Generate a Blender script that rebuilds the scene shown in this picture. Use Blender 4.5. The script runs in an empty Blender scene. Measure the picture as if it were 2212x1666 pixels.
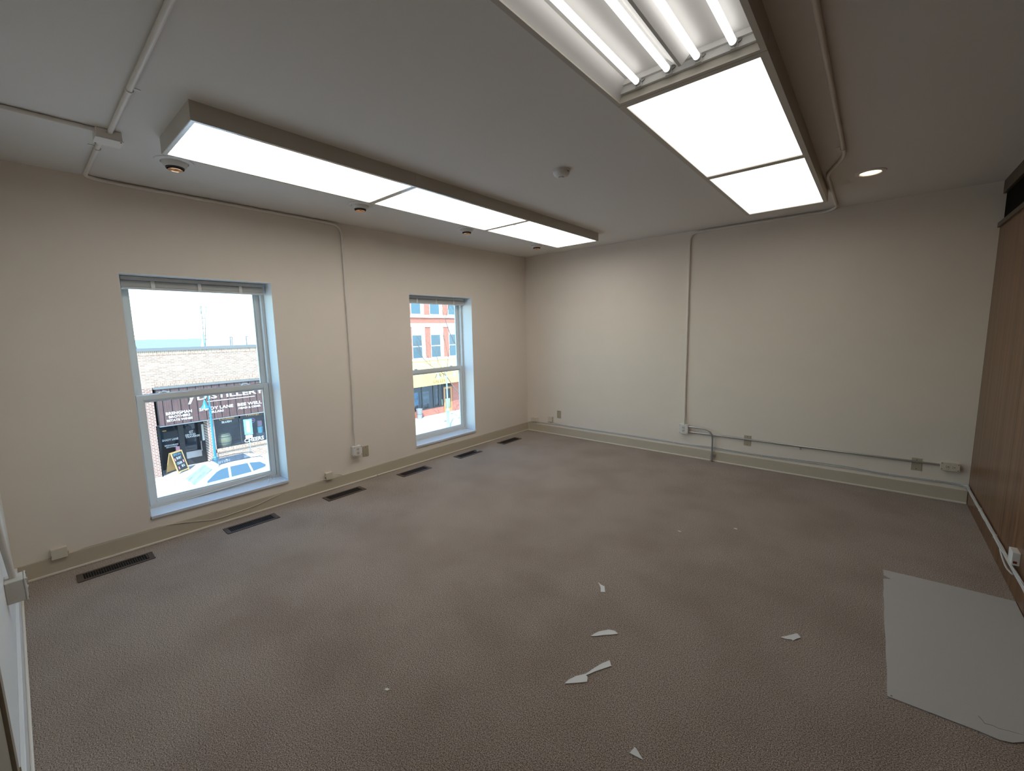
import bpy, bmesh, math, random
from mathutils import Vector, Matrix, Euler

# ------------------------------------------------------------------ camera, world, sun, exposure
CAM = Vector((4.10626, -5.19370, 1.55979))
ROT = Euler((1.443039, 0.020315, 0.702207), 'XYZ')
FPX = 918.84                                  # focal length in pixels of the 2212 x 1666 frame
scene = bpy.context.scene
COL = scene.collection
cam_data = bpy.data.cameras.new('camera')
cam_data.sensor_fit = 'HORIZONTAL'
cam_data.sensor_width = 36.0
cam_data.lens = FPX * 36.0 / 2212.0
cam_data.clip_start = 0.02
cam_data.clip_end = 3000
cam = bpy.data.objects.new('camera', cam_data)
cam.location = CAM
cam.rotation_euler = ROT
COL.objects.link(cam)
scene.camera = cam

SKY_STRENGTH = 0.76
SUN_STRENGTH = 8.5
LENS_LEFT = 4.7                               # light given off by the diffusers of the two lamp rows
LENS_RIGHT = 1.85
TUBE_POWER = 2.1
world = bpy.data.worlds.new('world')
scene.world = world
world.use_nodes = True
wn = world.node_tree
wn.nodes.clear()
w_out = wn.nodes.new('ShaderNodeOutputWorld')
w_bg = wn.nodes.new('ShaderNodeBackground')
w_sky = wn.nodes.new('ShaderNodeTexSky')
w_sky.sky_type = 'NISHITA'
w_sky.sun_disc = False
w_sky.sun_elevation = math.radians(50)
w_sky.sun_rotation = math.radians(133)
w_sky.air_density = 1.0
w_sky.dust_density = 0.15
w_sky.ozone_density = 1.5
w_bg.inputs['Strength'].default_value = SKY_STRENGTH
w_tint = wn.nodes.new('ShaderNodeMix')
w_tint.data_type = 'RGBA'; w_tint.blend_type = 'MULTIPLY'
w_tint.inputs[0].default_value = 1.0
w_tint.inputs[7].default_value = (0.74, 0.97, 1.02, 1)
wn.links.new(w_sky.outputs[0], w_tint.inputs[6])
wn.links.new(w_tint.outputs[2], w_bg.inputs['Color'])
wn.links.new(w_bg.outputs[0], w_out.inputs['Surface'])

sun_data = bpy.data.lights.new('sun', 'SUN')
sun_data.energy = SUN_STRENGTH
sun_data.color = (0.92, 0.98, 1.0)      # daylight under the lamps' white balance
sun_data.angle = math.radians(0.53)
sun = bpy.data.objects.new('sun', sun_data)
el = math.radians(50)
sun_dir = Vector((-0.68 * math.cos(el), 0.73 * math.cos(el), -math.sin(el)))
sun.rotation_euler = sun_dir.to_track_quat('-Z', 'Y').to_euler()
sun.location = (20, -20, 30)
COL.objects.link(sun)

vs = scene.view_settings
vs.view_transform = 'Standard'
vs.look = 'None'
vs.exposure = 0.22
vs.gamma = 1.0
vs.use_curve_mapping = False

random.seed(7)
PI = math.pi
H, W, L = 2.6496, 4.8089, 5.3246               # ceiling height, room width, room length

# ------------------------------------------------------------------ pixel -> point on a plane
RM = ROT.to_matrix()
def hit(u, v, axis, val):
    d = RM @ Vector(((u - 1106) / FPX, -(v - 833) / FPX, -1.0))
    t = (val - CAM[axis]) / d[axis]
    return CAM + d * t
def onx(u, v, x=0.0): return hit(u, v, 0, x)
def ony(u, v, y=0.0): return hit(u, v, 1, y)
def onz(u, v, z=0.0): return hit(u, v, 2, z)

# ------------------------------------------------------------------ materials
MATS = {}
def _new(name):
    m = bpy.data.materials.new(name)
    m.use_nodes = True
    MATS[name] = m
    return m, m.node_tree, m.node_tree.nodes['Principled BSDF']
def _coords(nt, scale=(1, 1, 1)):
    tc = nt.nodes.new('ShaderNodeTexCoord')
    mp = nt.nodes.new('ShaderNodeMapping')
    mp.inputs['Scale'].default_value = scale
    nt.links.new(tc.outputs['Object'], mp.inputs['Vector'])
    return mp.outputs['Vector']
def mat(name, col, rough=0.6, metal=0.0, var=0.0, vscale=6.0, bump=0.0, bscale=200.0, spec=0.5, coat=0.0):
    m, nt, b = _new(name)
    b.inputs['Base Color'].default_value = (*col, 1)
    b.inputs['Roughness'].default_value = rough
    b.inputs['Metallic'].default_value = metal
    b.inputs['Specular IOR Level'].default_value = spec
    b.inputs['Coat Weight'].default_value = coat
    if var or bump:
        vec = _coords(nt)
    if var:
        n = nt.nodes.new('ShaderNodeTexNoise')
        n.inputs['Scale'].default_value = vscale
        n.inputs['Detail'].default_value = 6
        nt.links.new(vec, n.inputs['Vector'])
        r = nt.nodes.new('ShaderNodeValToRGB')
        r.color_ramp.elements[0].position = 0.3
        r.color_ramp.elements[1].position = 0.7
        r.color_ramp.elements[0].color = (*[max(0, c * (1 - var)) for c in col], 1)
        r.color_ramp.elements[1].color = (*[min(1, c * (1 + var)) for c in col], 1)
        nt.links.new(n.outputs[0], r.inputs[0])
        nt.links.new(r.outputs[0], b.inputs['Base Color'])
    if bump:
        n2 = nt.nodes.new('ShaderNodeTexNoise')
        n2.inputs['Scale'].default_value = bscale
        n2.inputs['Detail'].default_value = 3
        nt.links.new(vec, n2.inputs['Vector'])
        bp = nt.nodes.new('ShaderNodeBump')
        bp.inputs['Strength'].default_value = bump
        bp.inputs['Distance'].default_value = 0.004
        nt.links.new(n2.outputs[0], bp.inputs['Height'])
        nt.links.new(bp.outputs[0], b.inputs['Normal'])
    return m
def emit(name, col, strength):
    m, nt, b = _new(name)
    nt.nodes.remove(b)
    e = nt.nodes.new('ShaderNodeEmission')
    e.inputs[0].default_value = (*col, 1)
    e.inputs[1].default_value = strength
    nt.links.new(e.outputs[0], nt.nodes['Material Output'].inputs['Surface'])
    return m
def glass(name, tint=(1, 1, 1), gloss=0.06):
    m, nt, b = _new(name)
    nt.nodes.remove(b)
    t = nt.nodes.new('ShaderNodeBsdfTransparent')
    t.inputs[0].default_value = (*tint, 1)
    g = nt.nodes.new('ShaderNodeBsdfGlossy')
    g.inputs['Roughness'].default_value = 0.02
    mx = nt.nodes.new('ShaderNodeMixShader')
    mx.inputs[0].default_value = gloss
    nt.links.new(t.outputs[0], mx.inputs[1])
    nt.links.new(g.outputs[0], mx.inputs[2])
    nt.links.new(mx.outputs[0], nt.nodes['Material Output'].inputs['Surface'])
    return m
def brick(name, c1, c2, mortar, horiz=True, bw=0.21, bh=0.075):
    m, nt, b = _new(name)
    tc = nt.nodes.new('ShaderNodeTexCoord')
    sp = nt.nodes.new('ShaderNodeSeparateXYZ')
    cb = nt.nodes.new('ShaderNodeCombineXYZ')
    nt.links.new(tc.outputs['Object'], sp.inputs[0])
    nt.links.new(sp.outputs['Y'], cb.inputs['X' if horiz else 'Y'])
    nt.links.new(sp.outputs['Z'], cb.inputs['Y' if horiz else 'X'])
    t = nt.nodes.new('ShaderNodeTexBrick')
    t.inputs['Color1'].default_value = (*c1, 1)
    t.inputs['Color2'].default_value = (*c2, 1)
    t.inputs['Mortar'].default_value = (*mortar, 1)
    t.inputs['Scale'].default_value = 1.0
    t.inputs['Mortar Size'].default_value = 0.012
    t.inputs['Brick Width'].default_value = bw
    t.inputs['Row Height'].default_value = bh
    nt.links.new(cb.outputs[0], t.inputs['Vector'])
    nt.links.new(t.outputs['Color'], b.inputs['Base Color'])
    b.inputs['Roughness'].default_value = 0.9
    bp = nt.nodes.new('ShaderNodeBump')
    bp.inputs['Strength'].default_value = 0.5
    bp.inputs['Distance'].default_value = 0.01
    bp.invert = True
    nt.links.new(t.outputs['Fac'], bp.inputs['Height'])
    nt.links.new(bp.outputs[0], b.inputs['Normal'])
    return m
def carpet(name):
    m, nt, b = _new(name)
    vec = _coords(nt)
    big = nt.nodes.new('ShaderNodeTexNoise'); big.inputs['Scale'].default_value = 2.2; big.inputs['Detail'].default_value = 5
    fine = nt.nodes.new('ShaderNodeTexNoise'); fine.inputs['Scale'].default_value = 230; fine.inputs['Detail'].default_value = 3; fine.inputs['Roughness'].default_value = 0.7
    yarn = nt.nodes.new('ShaderNodeTexVoronoi'); yarn.inputs['Scale'].default_value = 300
    for n in (big, fine, yarn):
        nt.links.new(vec, n.inputs['Vector'])
    r1 = nt.nodes.new('ShaderNodeValToRGB')
    r1.color_ramp.elements[0].position = 0.40; r1.color_ramp.elements[0].color = (0.10, 0.079, 0.062, 1)
    r1.color_ramp.elements[1].position = 0.62; r1.color_ramp.elements[1].color = (0.68, 0.555, 0.46, 1)
    nt.links.new(fine.outputs[0], r1.inputs[0])
    r2 = nt.nodes.new('ShaderNodeValToRGB')
    r2.color_ramp.elements[0].position = 0.34; r2.color_ramp.elements[0].color = (0.84, 0.81, 0.79, 1)
    r2.color_ramp.elements[1].position = 0.60; r2.color_ramp.elements[1].color = (1.0, 1.0, 1.0, 1)
    nt.links.new(big.outputs[0], r2.inputs[0])
    mx = nt.nodes.new('ShaderNodeMix'); mx.data_type = 'RGBA'; mx.blend_type = 'MULTIPLY'
    mx.inputs[0].default_value = 1.0
    nt.links.new(r1.outputs[0], mx.inputs[6]); nt.links.new(r2.outputs[0], mx.inputs[7])
    nt.links.new(mx.outputs[2], b.inputs['Base Color'])
    b.inputs['Roughness'].default_value = 1.0
    b.inputs['Specular IOR Level'].default_value = 0.1
    b.inputs['Sheen Weight'].default_value = 0.25
    ad = nt.nodes.new('ShaderNodeMath'); ad.operation = 'ADD'
    nt.links.new(fine.outputs[0], ad.inputs[0]); nt.links.new(yarn.outputs['Distance'], ad.inputs[1])
    bp = nt.nodes.new('ShaderNodeBump'); bp.inputs['Strength'].default_value = 0.8; bp.inputs['Distance'].default_value = 0.004
    nt.links.new(ad.outputs[0], bp.inputs['Height']); nt.links.new(bp.outputs[0], b.inputs['Normal'])
    return m
def wood(name, c1, c2, rough=0.25, scale=(1, 18, 0.5)):
    m, nt, b = _new(name)
    vec = _coords(nt, scale)
    n = nt.nodes.new('ShaderNodeTexNoise'); n.inputs['Scale'].default_value = 1.0; n.inputs['Detail'].default_value = 8; n.inputs['Roughness'].default_value = 0.65
    nt.links.new(vec, n.inputs['Vector'])
    r = nt.nodes.new('ShaderNodeValToRGB')
    r.color_ramp.elements[0].position = 0.3; r.color_ramp.elements[0].color = (*c1, 1)
    r.color_ramp.elements[1].position = 0.7; r.color_ramp.elements[1].color = (*c2, 1)
    nt.links.new(n.outputs[0], r.inputs[0]); nt.links.new(r.outputs[0], b.inputs['Base Color'])
    b.inputs['Roughness'].default_value = rough
    b.inputs['Coat Weight'].default_value = 0.12
    b.inputs['Coat Roughness'].default_value = 0.12
    b.inputs['Specular IOR Level'].default_value = 0.35
    return m

WALL = mat('wall_paint', (0.805, 0.73, 0.64), 0.75, bump=0.12, bscale=260, var=0.015, vscale=3)
WALLW = mat('daylit_wall_paint', (0.76, 0.765, 0.75), 0.7, bump=0.12, bscale=260)  # whiter copy of the wall paint, window light put into the colour
CEIL = mat('ceiling_paint', (0.73, 0.70, 0.655), 0.85, bump=0.1, bscale=150)
CARPET = carpet('carpet')
BASE = mat('baseboard_paint', (0.54, 0.475, 0.365), 0.5)
SHOE = mat('shoe_mould_paint', (0.76, 0.70, 0.60), 0.45)
WHITE = mat('white_paint', (0.78, 0.79, 0.78), 0.4)
VINYL = mat('vinyl_frame', (0.74, 0.75, 0.73), 0.35)
SILL = mat('sill_laminate', (0.70, 0.73, 0.77), 0.16, spec=1.0, coat=1.0)
BLIND = mat('blind_vinyl', (0.64, 0.63, 0.60), 0.5)
TAPE = mat('blind_tape', (0.76, 0.74, 0.70), 0.8)
WIN_GLASS = glass('window_glass', (0.97, 0.985, 0.98), 0.04)
PANEL = wood('wood_panelling', (0.050, 0.018, 0.006), (0.25, 0.118, 0.048), 0.32, (1, 26, 0.30))
DARKWOOD = wood('dark_fascia_wood', (0.04, 0.024, 0.014), (0.08, 0.05, 0.03), 0.4)
BLACK = mat('black_slot_shade', (0.004, 0.004, 0.004), 0.9, spec=0.1)
HOUSING = mat('lamp_sheet_metal', (0.52, 0.485, 0.42), 0.4)
RIM = mat('lamp_rim_metal', (0.55, 0.54, 0.50), 0.25, 0.6)
REFL = mat('lamp_reflector_enamel', (0.72, 0.71, 0.69), 0.35)
LENS_L = emit('lens_glow_window_row', (1.0, 0.965, 0.90), LENS_LEFT)
LENS_R = emit('lens_glow_centre_row', (1.0, 0.965, 0.90), LENS_RIGHT)
TUBE = emit('tube_glow', (1.0, 0.98, 0.94), TUBE_POWER)
CONDUIT = mat('painted_conduit', (0.78, 0.73, 0.66), 0.45)
STEEL = mat('galvanised_steel', (0.50, 0.52, 0.53), 0.32, 0.9)
OUTLET = mat('outlet_white', (0.74, 0.73, 0.70), 0.4)
OUTLET_PAINT = mat('painted_outlet_box', (0.60, 0.58, 0.53), 0.55, bump=0.3, bscale=60)
IVORY = mat('ivory_plastic', (0.60, 0.55, 0.44), 0.4)
BEIGE = mat('beige_plate', (0.42, 0.37, 0.27), 0.4)
CREAM = mat('cream_plastic', (0.66, 0.60, 0.49), 0.45)
SLOT = mat('slot_dark', (0.03, 0.028, 0.025), 0.6)
CABLE = mat('cable_cream', (0.62, 0.57, 0.47), 0.5)
CABLE_G = mat('cable_grey_white', (0.55, 0.55, 0.53), 0.45)
CABLE_D = mat('cable_grey', (0.30, 0.29, 0.28), 0.5)
RED = mat('red_jack', (0.16, 0.012, 0.008), 0.4)
VENT = mat('vent_bronze_enamel', (0.075, 0.055, 0.045), 0.45)
LOUVRE = mat('louvre_enamel', (0.022, 0.017, 0.015), 0.5)
VENT_SHADE = mat('vent_shade_black', (0.006, 0.006, 0.006), 0.9)
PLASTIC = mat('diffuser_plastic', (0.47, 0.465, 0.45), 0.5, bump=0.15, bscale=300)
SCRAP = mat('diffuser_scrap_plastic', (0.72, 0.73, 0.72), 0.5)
CRACK = mat('crack_dark', (0.16, 0.15, 0.14), 0.9)
SPOTW = mat('spot_trim_white', (0.74, 0.72, 0.69), 0.45)
COPPER = mat('copper_reflector', (0.95, 0.52, 0.26), 0.18, 1.0)
BULB = emit('warm_bulb', (1.0, 0.72, 0.42), 6.0)
DOORP = mat('door_paint', (0.30, 0.26, 0.20), 0.45)
BRONZE = mat('hinge_bronze', (0.20, 0.12, 0.05), 0.4, 0.7)
DUST = mat('light_dust', (0.62, 0.62, 0.6), 0.9)

# ------------------------------------------------------------------ mesh builder
class MB:
    def __init__(self):
        self.v = []; self.f = []
    def add(self, vs_, fs):
        o = len(self.v)
        self.v += [tuple(p) for p in vs_]
        self.f += [tuple(i + o for i in f) for f in fs]
        return self
    def box(self, x0, x1, y0, y1, z0, z1):
        if x0 > x1: x0, x1 = x1, x0
        if y0 > y1: y0, y1 = y1, y0
        if z0 > z1: z0, z1 = z1, z0
        return self.add([(x0, y0, z0), (x1, y0, z0), (x1, y1, z0), (x0, y1, z0), (x0, y0, z1), (x1, y0, z1), (x1, y1, z1), (x0, y1, z1)],
                        [(0, 3, 2, 1), (4, 5, 6, 7), (0, 1, 5, 4), (1, 2, 6, 5), (2, 3, 7, 6), (3, 0, 4, 7)])
    def obox(self, c, ax, ay, az):
        c, ax, ay, az = Vector(c), Vector(ax), Vector(ay), Vector(az)
        P = [c + ax * i + ay * j + az * k for k in (-1, 1) for i, j in ((-1, -1), (1, -1), (1, 1), (-1, 1))]
        return self.add(P, [(0, 3, 2, 1), (4, 5, 6, 7), (0, 1, 5, 4), (1, 2, 6, 5), (2, 3, 7, 6), (3, 0, 4, 7)])
    def prism(self, pts, axis, a, b):
        """polygon pts (2D in the two other axes, in order) extruded along axis from a to b"""
        n = len(pts)
        def P(p, t):
            return {0: (t, p[0], p[1]), 1: (p[0], t, p[1]), 2: (p[0], p[1], t)}[axis]
        V = [P(p, a) for p in pts] + [P(p, b) for p in pts]
        F = [tuple(range(n))[::-1], tuple(range(n, 2 * n))] + [(i, (i + 1) % n, n + (i + 1) % n, n + i) for i in range(n)]
        return self.add(V, F)
    def tube(self, pts, r, n=8, cap=True, r_end=None):
        pts = [Vector(p) for p in pts]
        rings = []; up = None
        for i, p in enumerate(pts):
            if i == 0: t = pts[1] - p
            elif i == len(pts) - 1: t = p - pts[i - 1]
            else: t = (pts[i + 1] - p).normalized() + (p - pts[i - 1]).normalized()
            if t.length < 1e-9: t = Vector((0, 0, 1))
            t.normalize()
            if up is None:
                up = Vector((0, 0, 1)) if abs(t.z) < 0.9 else Vector((1, 0, 0))
            s = t.cross(up)
            if s.length < 1e-6: s = t.cross(Vector((0, 1, 0)))
            s.normalize(); up = s.cross(t).normalized()
            rr = r if r_end is None else r + (r_end - r) * i / (len(pts) - 1)
            rings.append([p + (s * math.cos(2 * PI * k / n) + up * math.sin(2 * PI * k / n)) * rr for k in range(n)])
        V = [q for g in rings for q in g]; F = []
        for i in range(len(pts) - 1):
            for k in range(n):
                F.append((i * n + k, i * n + (k + 1) % n, (i + 1) * n + (k + 1) % n, (i + 1) * n + k))
        if cap:
            F.append(tuple(range(n))[::-1]); F.append(tuple(range((len(pts) - 1) * n, len(pts) * n)))
        return self.add(V, F)
    def lathe(self, prof, c, n=24, axis=2):
        """prof: (radius, height) list; closed with caps where radius > 0 at the ends"""
        c = Vector(c); V = []; F = []
        for r, h in prof:
            for k in range(n):
                a = 2 * PI * k / n
                q = (r * math.cos(a), r * math.sin(a), h)
                if axis == 0: q = (q[2], q[0], q[1])
                if axis == 1: q = (q[0], q[2], q[1])
                V.append(c + Vector(q))
        for i in range(len(prof) - 1):
            for k in range(n):
                F.append((i * n + k, i * n + (k + 1) % n, (i + 1) * n + (k + 1) % n, (i + 1) * n + k))
        if prof[0][0] > 1e-6: F.append(tuple(range(n))[::-1])
        if prof[-1][0] > 1e-6: F.append(tuple(range((len(prof) - 1) * n, len(prof) * n)))
        return self.add(V, F)
    def build(self, name, m, parent=None, smooth=False, bevel=0.0):
        me = bpy.data.meshes.new(name)
        me.from_pydata(self.v, [], self.f)
        bm = bmesh.new(); bm.from_mesh(me)
        bmesh.ops.recalc_face_normals(bm, faces=bm.faces)
        if bevel:
            bmesh.ops.remove_doubles(bm, verts=bm.verts, dist=1e-5)
            bmesh.ops.bevel(bm, geom=list(bm.edges), offset=bevel, segments=2, profile=0.5, affect='EDGES', clamp_overlap=True)
        bm.to_mesh(me); bm.free()
        if smooth:
            me.shade_smooth()
            me.set_sharp_from_angle(angle=math.radians(40))
        me.materials.append(m)
        o = bpy.data.objects.new(name, me)
        COL.objects.link(o)
        if parent is not None: o.parent = parent
        return o
def tag(o, label=None, cat=None, group=None, kind=None):
    if label: o['label'] = label
    if cat: o['category'] = cat
    if group: o['group'] = group
    if kind: o['kind'] = kind
    return o
def thing(name, label, cat, loc=(0, 0, 0), group=None, kind=None):
    o = bpy.data.objects.new(name, None)
    o.empty_display_size = 0.1
    o.location = loc
    COL.objects.link(o)
    return tag(o, label, cat, group, kind)
def box(name, m, parent, *b, bevel=0.0):
    return MB().box(*b).build(name, m, parent, bevel=bevel)
def shift(o, parent_loc):
    """keep a part that was modelled in world metres in place under an Empty that is not at the origin"""
    o.matrix_parent_inverse = Matrix.Translation(-Vector(parent_loc))
    return o
def smooth_path(pts, k=6):
    pts = [Vector(p) for p in pts]; out = []
    P = [pts[0]] + pts + [pts[-1]]
    for i in range(1, len(P) - 2):
        for j in range(k):
            t = j / k
            a, b, c, d = P[i - 1], P[i], P[i + 1], P[i + 2]
            out.append(0.5 * ((2 * b) + (c - a) * t + (2 * a - 5 * b + 4 * c - d) * t * t + (3 * b - a - 3 * c + d) * t ** 3))
    out.append(pts[-1]); return out
def fillet(pts, r, k=6):
    pts = [Vector(p) for p in pts]; out = [pts[0]]
    for i in range(1, len(pts) - 1):
        a, b, c = pts[i - 1], pts[i], pts[i + 1]
        u = (a - b); v = (c - b)
        rr = min(r, u.length * 0.48, v.length * 0.48)
        p0 = b + u.normalized() * rr; p1 = b + v.normalized() * rr
        for j in range(k + 1):
            t = j / k
            out.append(p0 * (1 - t) ** 2 + b * 2 * t * (1 - t) + p1 * t * t)
    out.append(pts[-1]); return out

# ================================================================== THE ROOM
S = 'structure'
tag(MB().box(-0.02, W + 0.1, -L - 0.1, 0.02, -0.06, 0.0).build('floor', CARPET), 'mottled grey brown loop carpet covering the whole floor', None, kind=S)
tag(MB().box(-0.30, W + 0.3, -L - 0.25, 0.25, H, H + 0.2).build('ceiling', CEIL), 'plain off-white painted ceiling', None, kind=S)

# window wall with two openings
OP = [(-4.635, -3.627, 0.192, 2.026), (-2.160, -1.160, 0.192, 2.006)]
wl = MB()
ys = [-L - 0.2, OP[0][0], OP[0][1], OP[1][0], OP[1][1], 0.2]
wl.box(-0.30, 0, ys[0], ys[1], -0.06, H); wl.box(-0.30, 0, ys[2], ys[3], -0.06, H); wl.box(-0.30, 0, ys[4], ys[5], -0.06, H)
for y0, y1, z0, z1 in OP:
    wl.box(-0.30, 0, y0, y1, -0.06, z0); wl.box(-0.30, 0, y0, y1, z1, H)
tag(wl.build('wall_left', WALL), 'cream painted wall with the two windows', None, kind=S)
tag(MB().box(0, W + 0.2, 0, 0.2, -0.06, H).build('wall_back', WALL), 'cream painted far wall with grey conduit near the floor', None, kind=S)
tag(MB().box(0, W + 0.2, -L - 0.2, -L, -0.06, H).build('wall_front', WALLW), 'wall at the left edge, whitened as by window light, with a painted outlet', None, kind=S)

# right wall: varnished wood panelling with a dark transom slot
ZR0, ZR1, ZS1 = 2.297, 2.332, 2.553
wr = MB()
wr.box(W + 0.012, W + 0.2, -L, 0, -0.06, ZR1); wr.box(W + 0.012, W + 0.2, -L, 0, ZS1, H)
wr.box(W + 0.17, W + 0.2, -L, 0, ZR1, ZS1)
wr_o = tag(wr.build('wall_right', DARKWOOD), 'varnished brown wood panelled wall with a dark transom slot', None, kind=S)
pw = 1.22; yy = 0.0
while yy > -L + 0.01:
    y1 = max(yy - pw, -L)
    MB().box(W, W + 0.012, y1 + 0.0015, yy - 0.0015, 0.0, ZR0).build('panel', PANEL, wr_o)
    yy = y1
MB().box(W - 0.014, W + 0.012, -L, 0, ZR0, ZR1).build('rail', DARKWOOD, wr_o)
MB().box(W - 0.004, W + 0.012, -L, 0, ZS1, H).build('fascia', DARKWOOD, wr_o)
MB().box(W + 0.016, W + 0.17, -L, 0, ZR1, ZS1).build('slot_shade_block', BLACK, wr_o)  # black block painted in for the darkness deep inside the slot
# baseboards with a lighter shoe mould
BH, BT = 0.117, 0.014
bl = tag(MB().box(0, BT, -L, 0, 0, BH).build('baseboard_left', BASE, bevel=0.002), 'tan painted baseboard under the windows', None, kind=S)
MB().box(BT, BT + 0.011, -L, -2.72, 0, 0.016).build('shoe_mould', SHOE, bl, bevel=0.004)
MB().box(BT, BT + 0.011, -2.712, 0, 0, 0.016).build('shoe_mould', SHOE, bl, bevel=0.004)
bb = tag(MB().box(BT, W - 0.002, -BT, 0, 0, BH).build('baseboard_back', BASE, bevel=0.002), 'tan painted baseboard along the far wall', None, kind=S)
MB().box(BT + .011, 2.735, -BT - 0.011, -BT, 0, 0.016).build('shoe_mould', SHOE, bb, bevel=0.004)
MB().box(2.765, W - 0.002, -BT - 0.011, -BT, 0, 0.016).build('shoe_mould', SHOE, bb, bevel=0.004)
bf = tag(MB().box(BT, 2.34, -L, -L + BT, 0, BH).build('baseboard_front', WHITE, bevel=0.002), 'white painted baseboard at the left edge', None, kind=S)
MB().box(BT + .011, 2.34, -L + BT, -L + BT + 0.011, 0, 0.016).build('shoe_mould', SHOE, bf, bevel=0.004)

# door beside the camera on the front wall
dr = tag(MB().box(2.36, 2.42, -L, -L + 0.022, 0, 2.1).box(3.22, 3.28, -L, -L + 0.022, 0, 2.1).box(2.36, 3.28, -L, -L + 0.022, 2.1, 2.16).build('door_1', DOORP), 'taupe painted door in the near wall', None, kind=S)
MB().box(2.425, 3.215, -L, -L + 0.014, 0.01, 2.095).build('door_slab', DOORP, dr)
for z in (0.28, 1.05, 1.85):
    MB().box(2.352, 2.425, -L + 0.0, -L + 0.0245, z, z + 0.09).build('hinge', BRONZE, dr)

# windows
def make_window(n, op, sill_z, meet_z):
    y0, y1, z0, z1 = op
    root = bpy.data.objects.new('window_%d' % n, None); COL.objects.link(root)
    root.location = (0, 0, 0)
    tag(root, ('larger' if n == 1 else 'smaller far') + ' double hung window with white frame and raised blind', None, kind=S)
    xf = -0.185                                               # room side of the frame
    # painted reveal
    t = 0.004
    MB().box(xf, 0.0005, y0, y0 + t, sill_z, z1).box(xf, 0.0005, y1 - t, y1, sill_z, z1).box(xf, 0.0005, y0 + t, y1 - t, z1 - t, z1).build('reveal_lining', WHITE, root)
    MB().box(-0.30, 0.014, y0 + 0.002, y1 - 0.002, sill_z - 0.024, sill_z).build('sill', SILL, root, bevel=0.004)
    a, b = y0 + t, y1 - t                                     # frame outer
    fj = 0.026
    fr = MB()
    fr.box(-0.275, xf, a, a + fj, sill_z, z1 - t); fr.box(-0.275, xf, b - fj, b, sill_z, z1 - t)
    fr.box(-0.275, xf, a + fj, b - fj, z1 - t - 0.03, z1 - t); fr.box(-0.275, xf, a + fj, b - fj, sill_z, sill_z + 0.02)
    fr.build('frame', VINYL, root)
    # tracks
    MB().box(-0.262, -0.226, a + fj, a + fj + 0.004, meet_z, z1 - 0.03).box(-0.262, -0.226, b - fj - 0.004, b - fj, meet_z, z1 - 0.03).build('track', VINYL, root)
    def sash(name, xa, xb, ya, yb, za, zb, st, rb, rt):
        s = MB()
        s.box(xa, xb, ya, ya + st, za, zb); s.box(xa, xb, yb - st, yb, za, zb)
        s.box(xa, xb, ya + st, yb - st, za, za + rb); s.box(xa, xb, ya + st, yb - st, zb - rt, zb)
        so = s.build(name, VINYL, root, bevel=0.003)
        # glazing bead, a step set back from the sash face
        xm = (xa + xb) / 2
        g = MB(); w = 0.010
        A, B, C, D = ya + st, yb - st, za + rb, zb - rt
        g.box(xm - 0.008, xm + 0.010, A, A + w, C, D); g.box(xm - 0.008, xm + 0.010, B - w, B, C, D)
        g.box(xm - 0.008, xm + 0.010, A + w, B - w, C, C + w); g.box(xm - 0.008, xm + 0.010, A + w, B - w, D - w, D)
        g.build('glazing_bead', VINYL, so)
        MB().box(xm - 0.002, xm + 0.002, A + 0.004, B - 0.004, C + 0.004, D - 0.004).build('pane', WIN_GLASS, so)
        return so
    ya, yb = a + fj + 0.004, b - fj - 0.004
    lo = sash('lower_sash', -0.225, -0.188, ya, yb, sill_z + 0.02, meet_z, 0.040, 0.040, 0.042)
    sash('upper_sash', -0.266, -0.228, ya, yb, meet_z - 0.062, z1 - 0.034, 0.036, 0.036, 0.04)
    for f_ in (0.19, 0.81):                                     # sash locks on the meeting rail
        yc = ya + (yb - ya) * f_
        lk = MB().box(-0.232, -0.196, yc - 0.034, yc + 0.034, meet_z, meet_z + 0.006).build('sash_lock', VINYL, lo, bevel=0.002)
        MB().lathe([(0.016, 0), (0.016, 0.008), (0.010, 0.012)], (-0.212, yc, meet_z + 0.005), 14).box(-0.218, -0.206, yc - 0.03, yc + 0.004, meet_z + 0.006, meet_z + 0.013).build('lock_cam', VINYL, lo, True)
    # tilt latch on the stile
    MB().box(-0.189, -0.185, ya + 0.012, ya + 0.024, meet_z + 0.02, meet_z + 0.06).build('balance_clip', VINYL, root)
    return root
make_window(1, OP[0], 0.2175, 1.122)
make_window(2, OP[1], 0.2165, 1.099)

# raised blinds
def make_blind(op, label, z_bot):
    y0, y1, z0, z1 = op
    r = thing('window_blind', label, 'blind', (0, 0, 0), group='raised blinds in the two windows')
    ya, yb = y0 + 0.026, y1 - 0.026
    MB().box(-0.165, -0.12, ya, yb, z1 - 0.036, z1 - 0.006).build('headrail', BLIND, r, bevel=0.003)
    n = 17; zt = z1 - 0.040; zb = z_bot + 0.017
    for i in range(n):
        z = zb + (zt - zb) * (i + 0.5) / n
        j = random.uniform(-0.002, 0.002)
        MB().prism([(-0.164 + j, z), (-0.143 + j, z + 0.0012), (-0.122 + j, z), (-0.122 + j, z + 0.0020), (-0.143 + j, z + 0.0032), (-0.164 + j, z + 0.0020)], 1, ya, yb).build('slat', BLIND, r)
    MB().box(-0.166, -0.118, ya, yb, z_bot, z_bot + 0.016).build('bottom_rail', BLIND, r, bevel=0.003)
    for k in range(3):
        yc = ya + (yb - ya) * (0.19 + 0.31 * k)
        MB().box(-0.1185, -0.117, yc - 0.012, yc + 0.012, z_bot - 0.002, z1 - 0.036).build('ladder_tape', TAPE, r)
    return r
make_blind(OP[0], 'raised grey venetian blind in the larger nearer window', 1.926)
make_blind(OP[1], 'raised grey venetian blind in the smaller farther window', 1.910)

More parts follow.
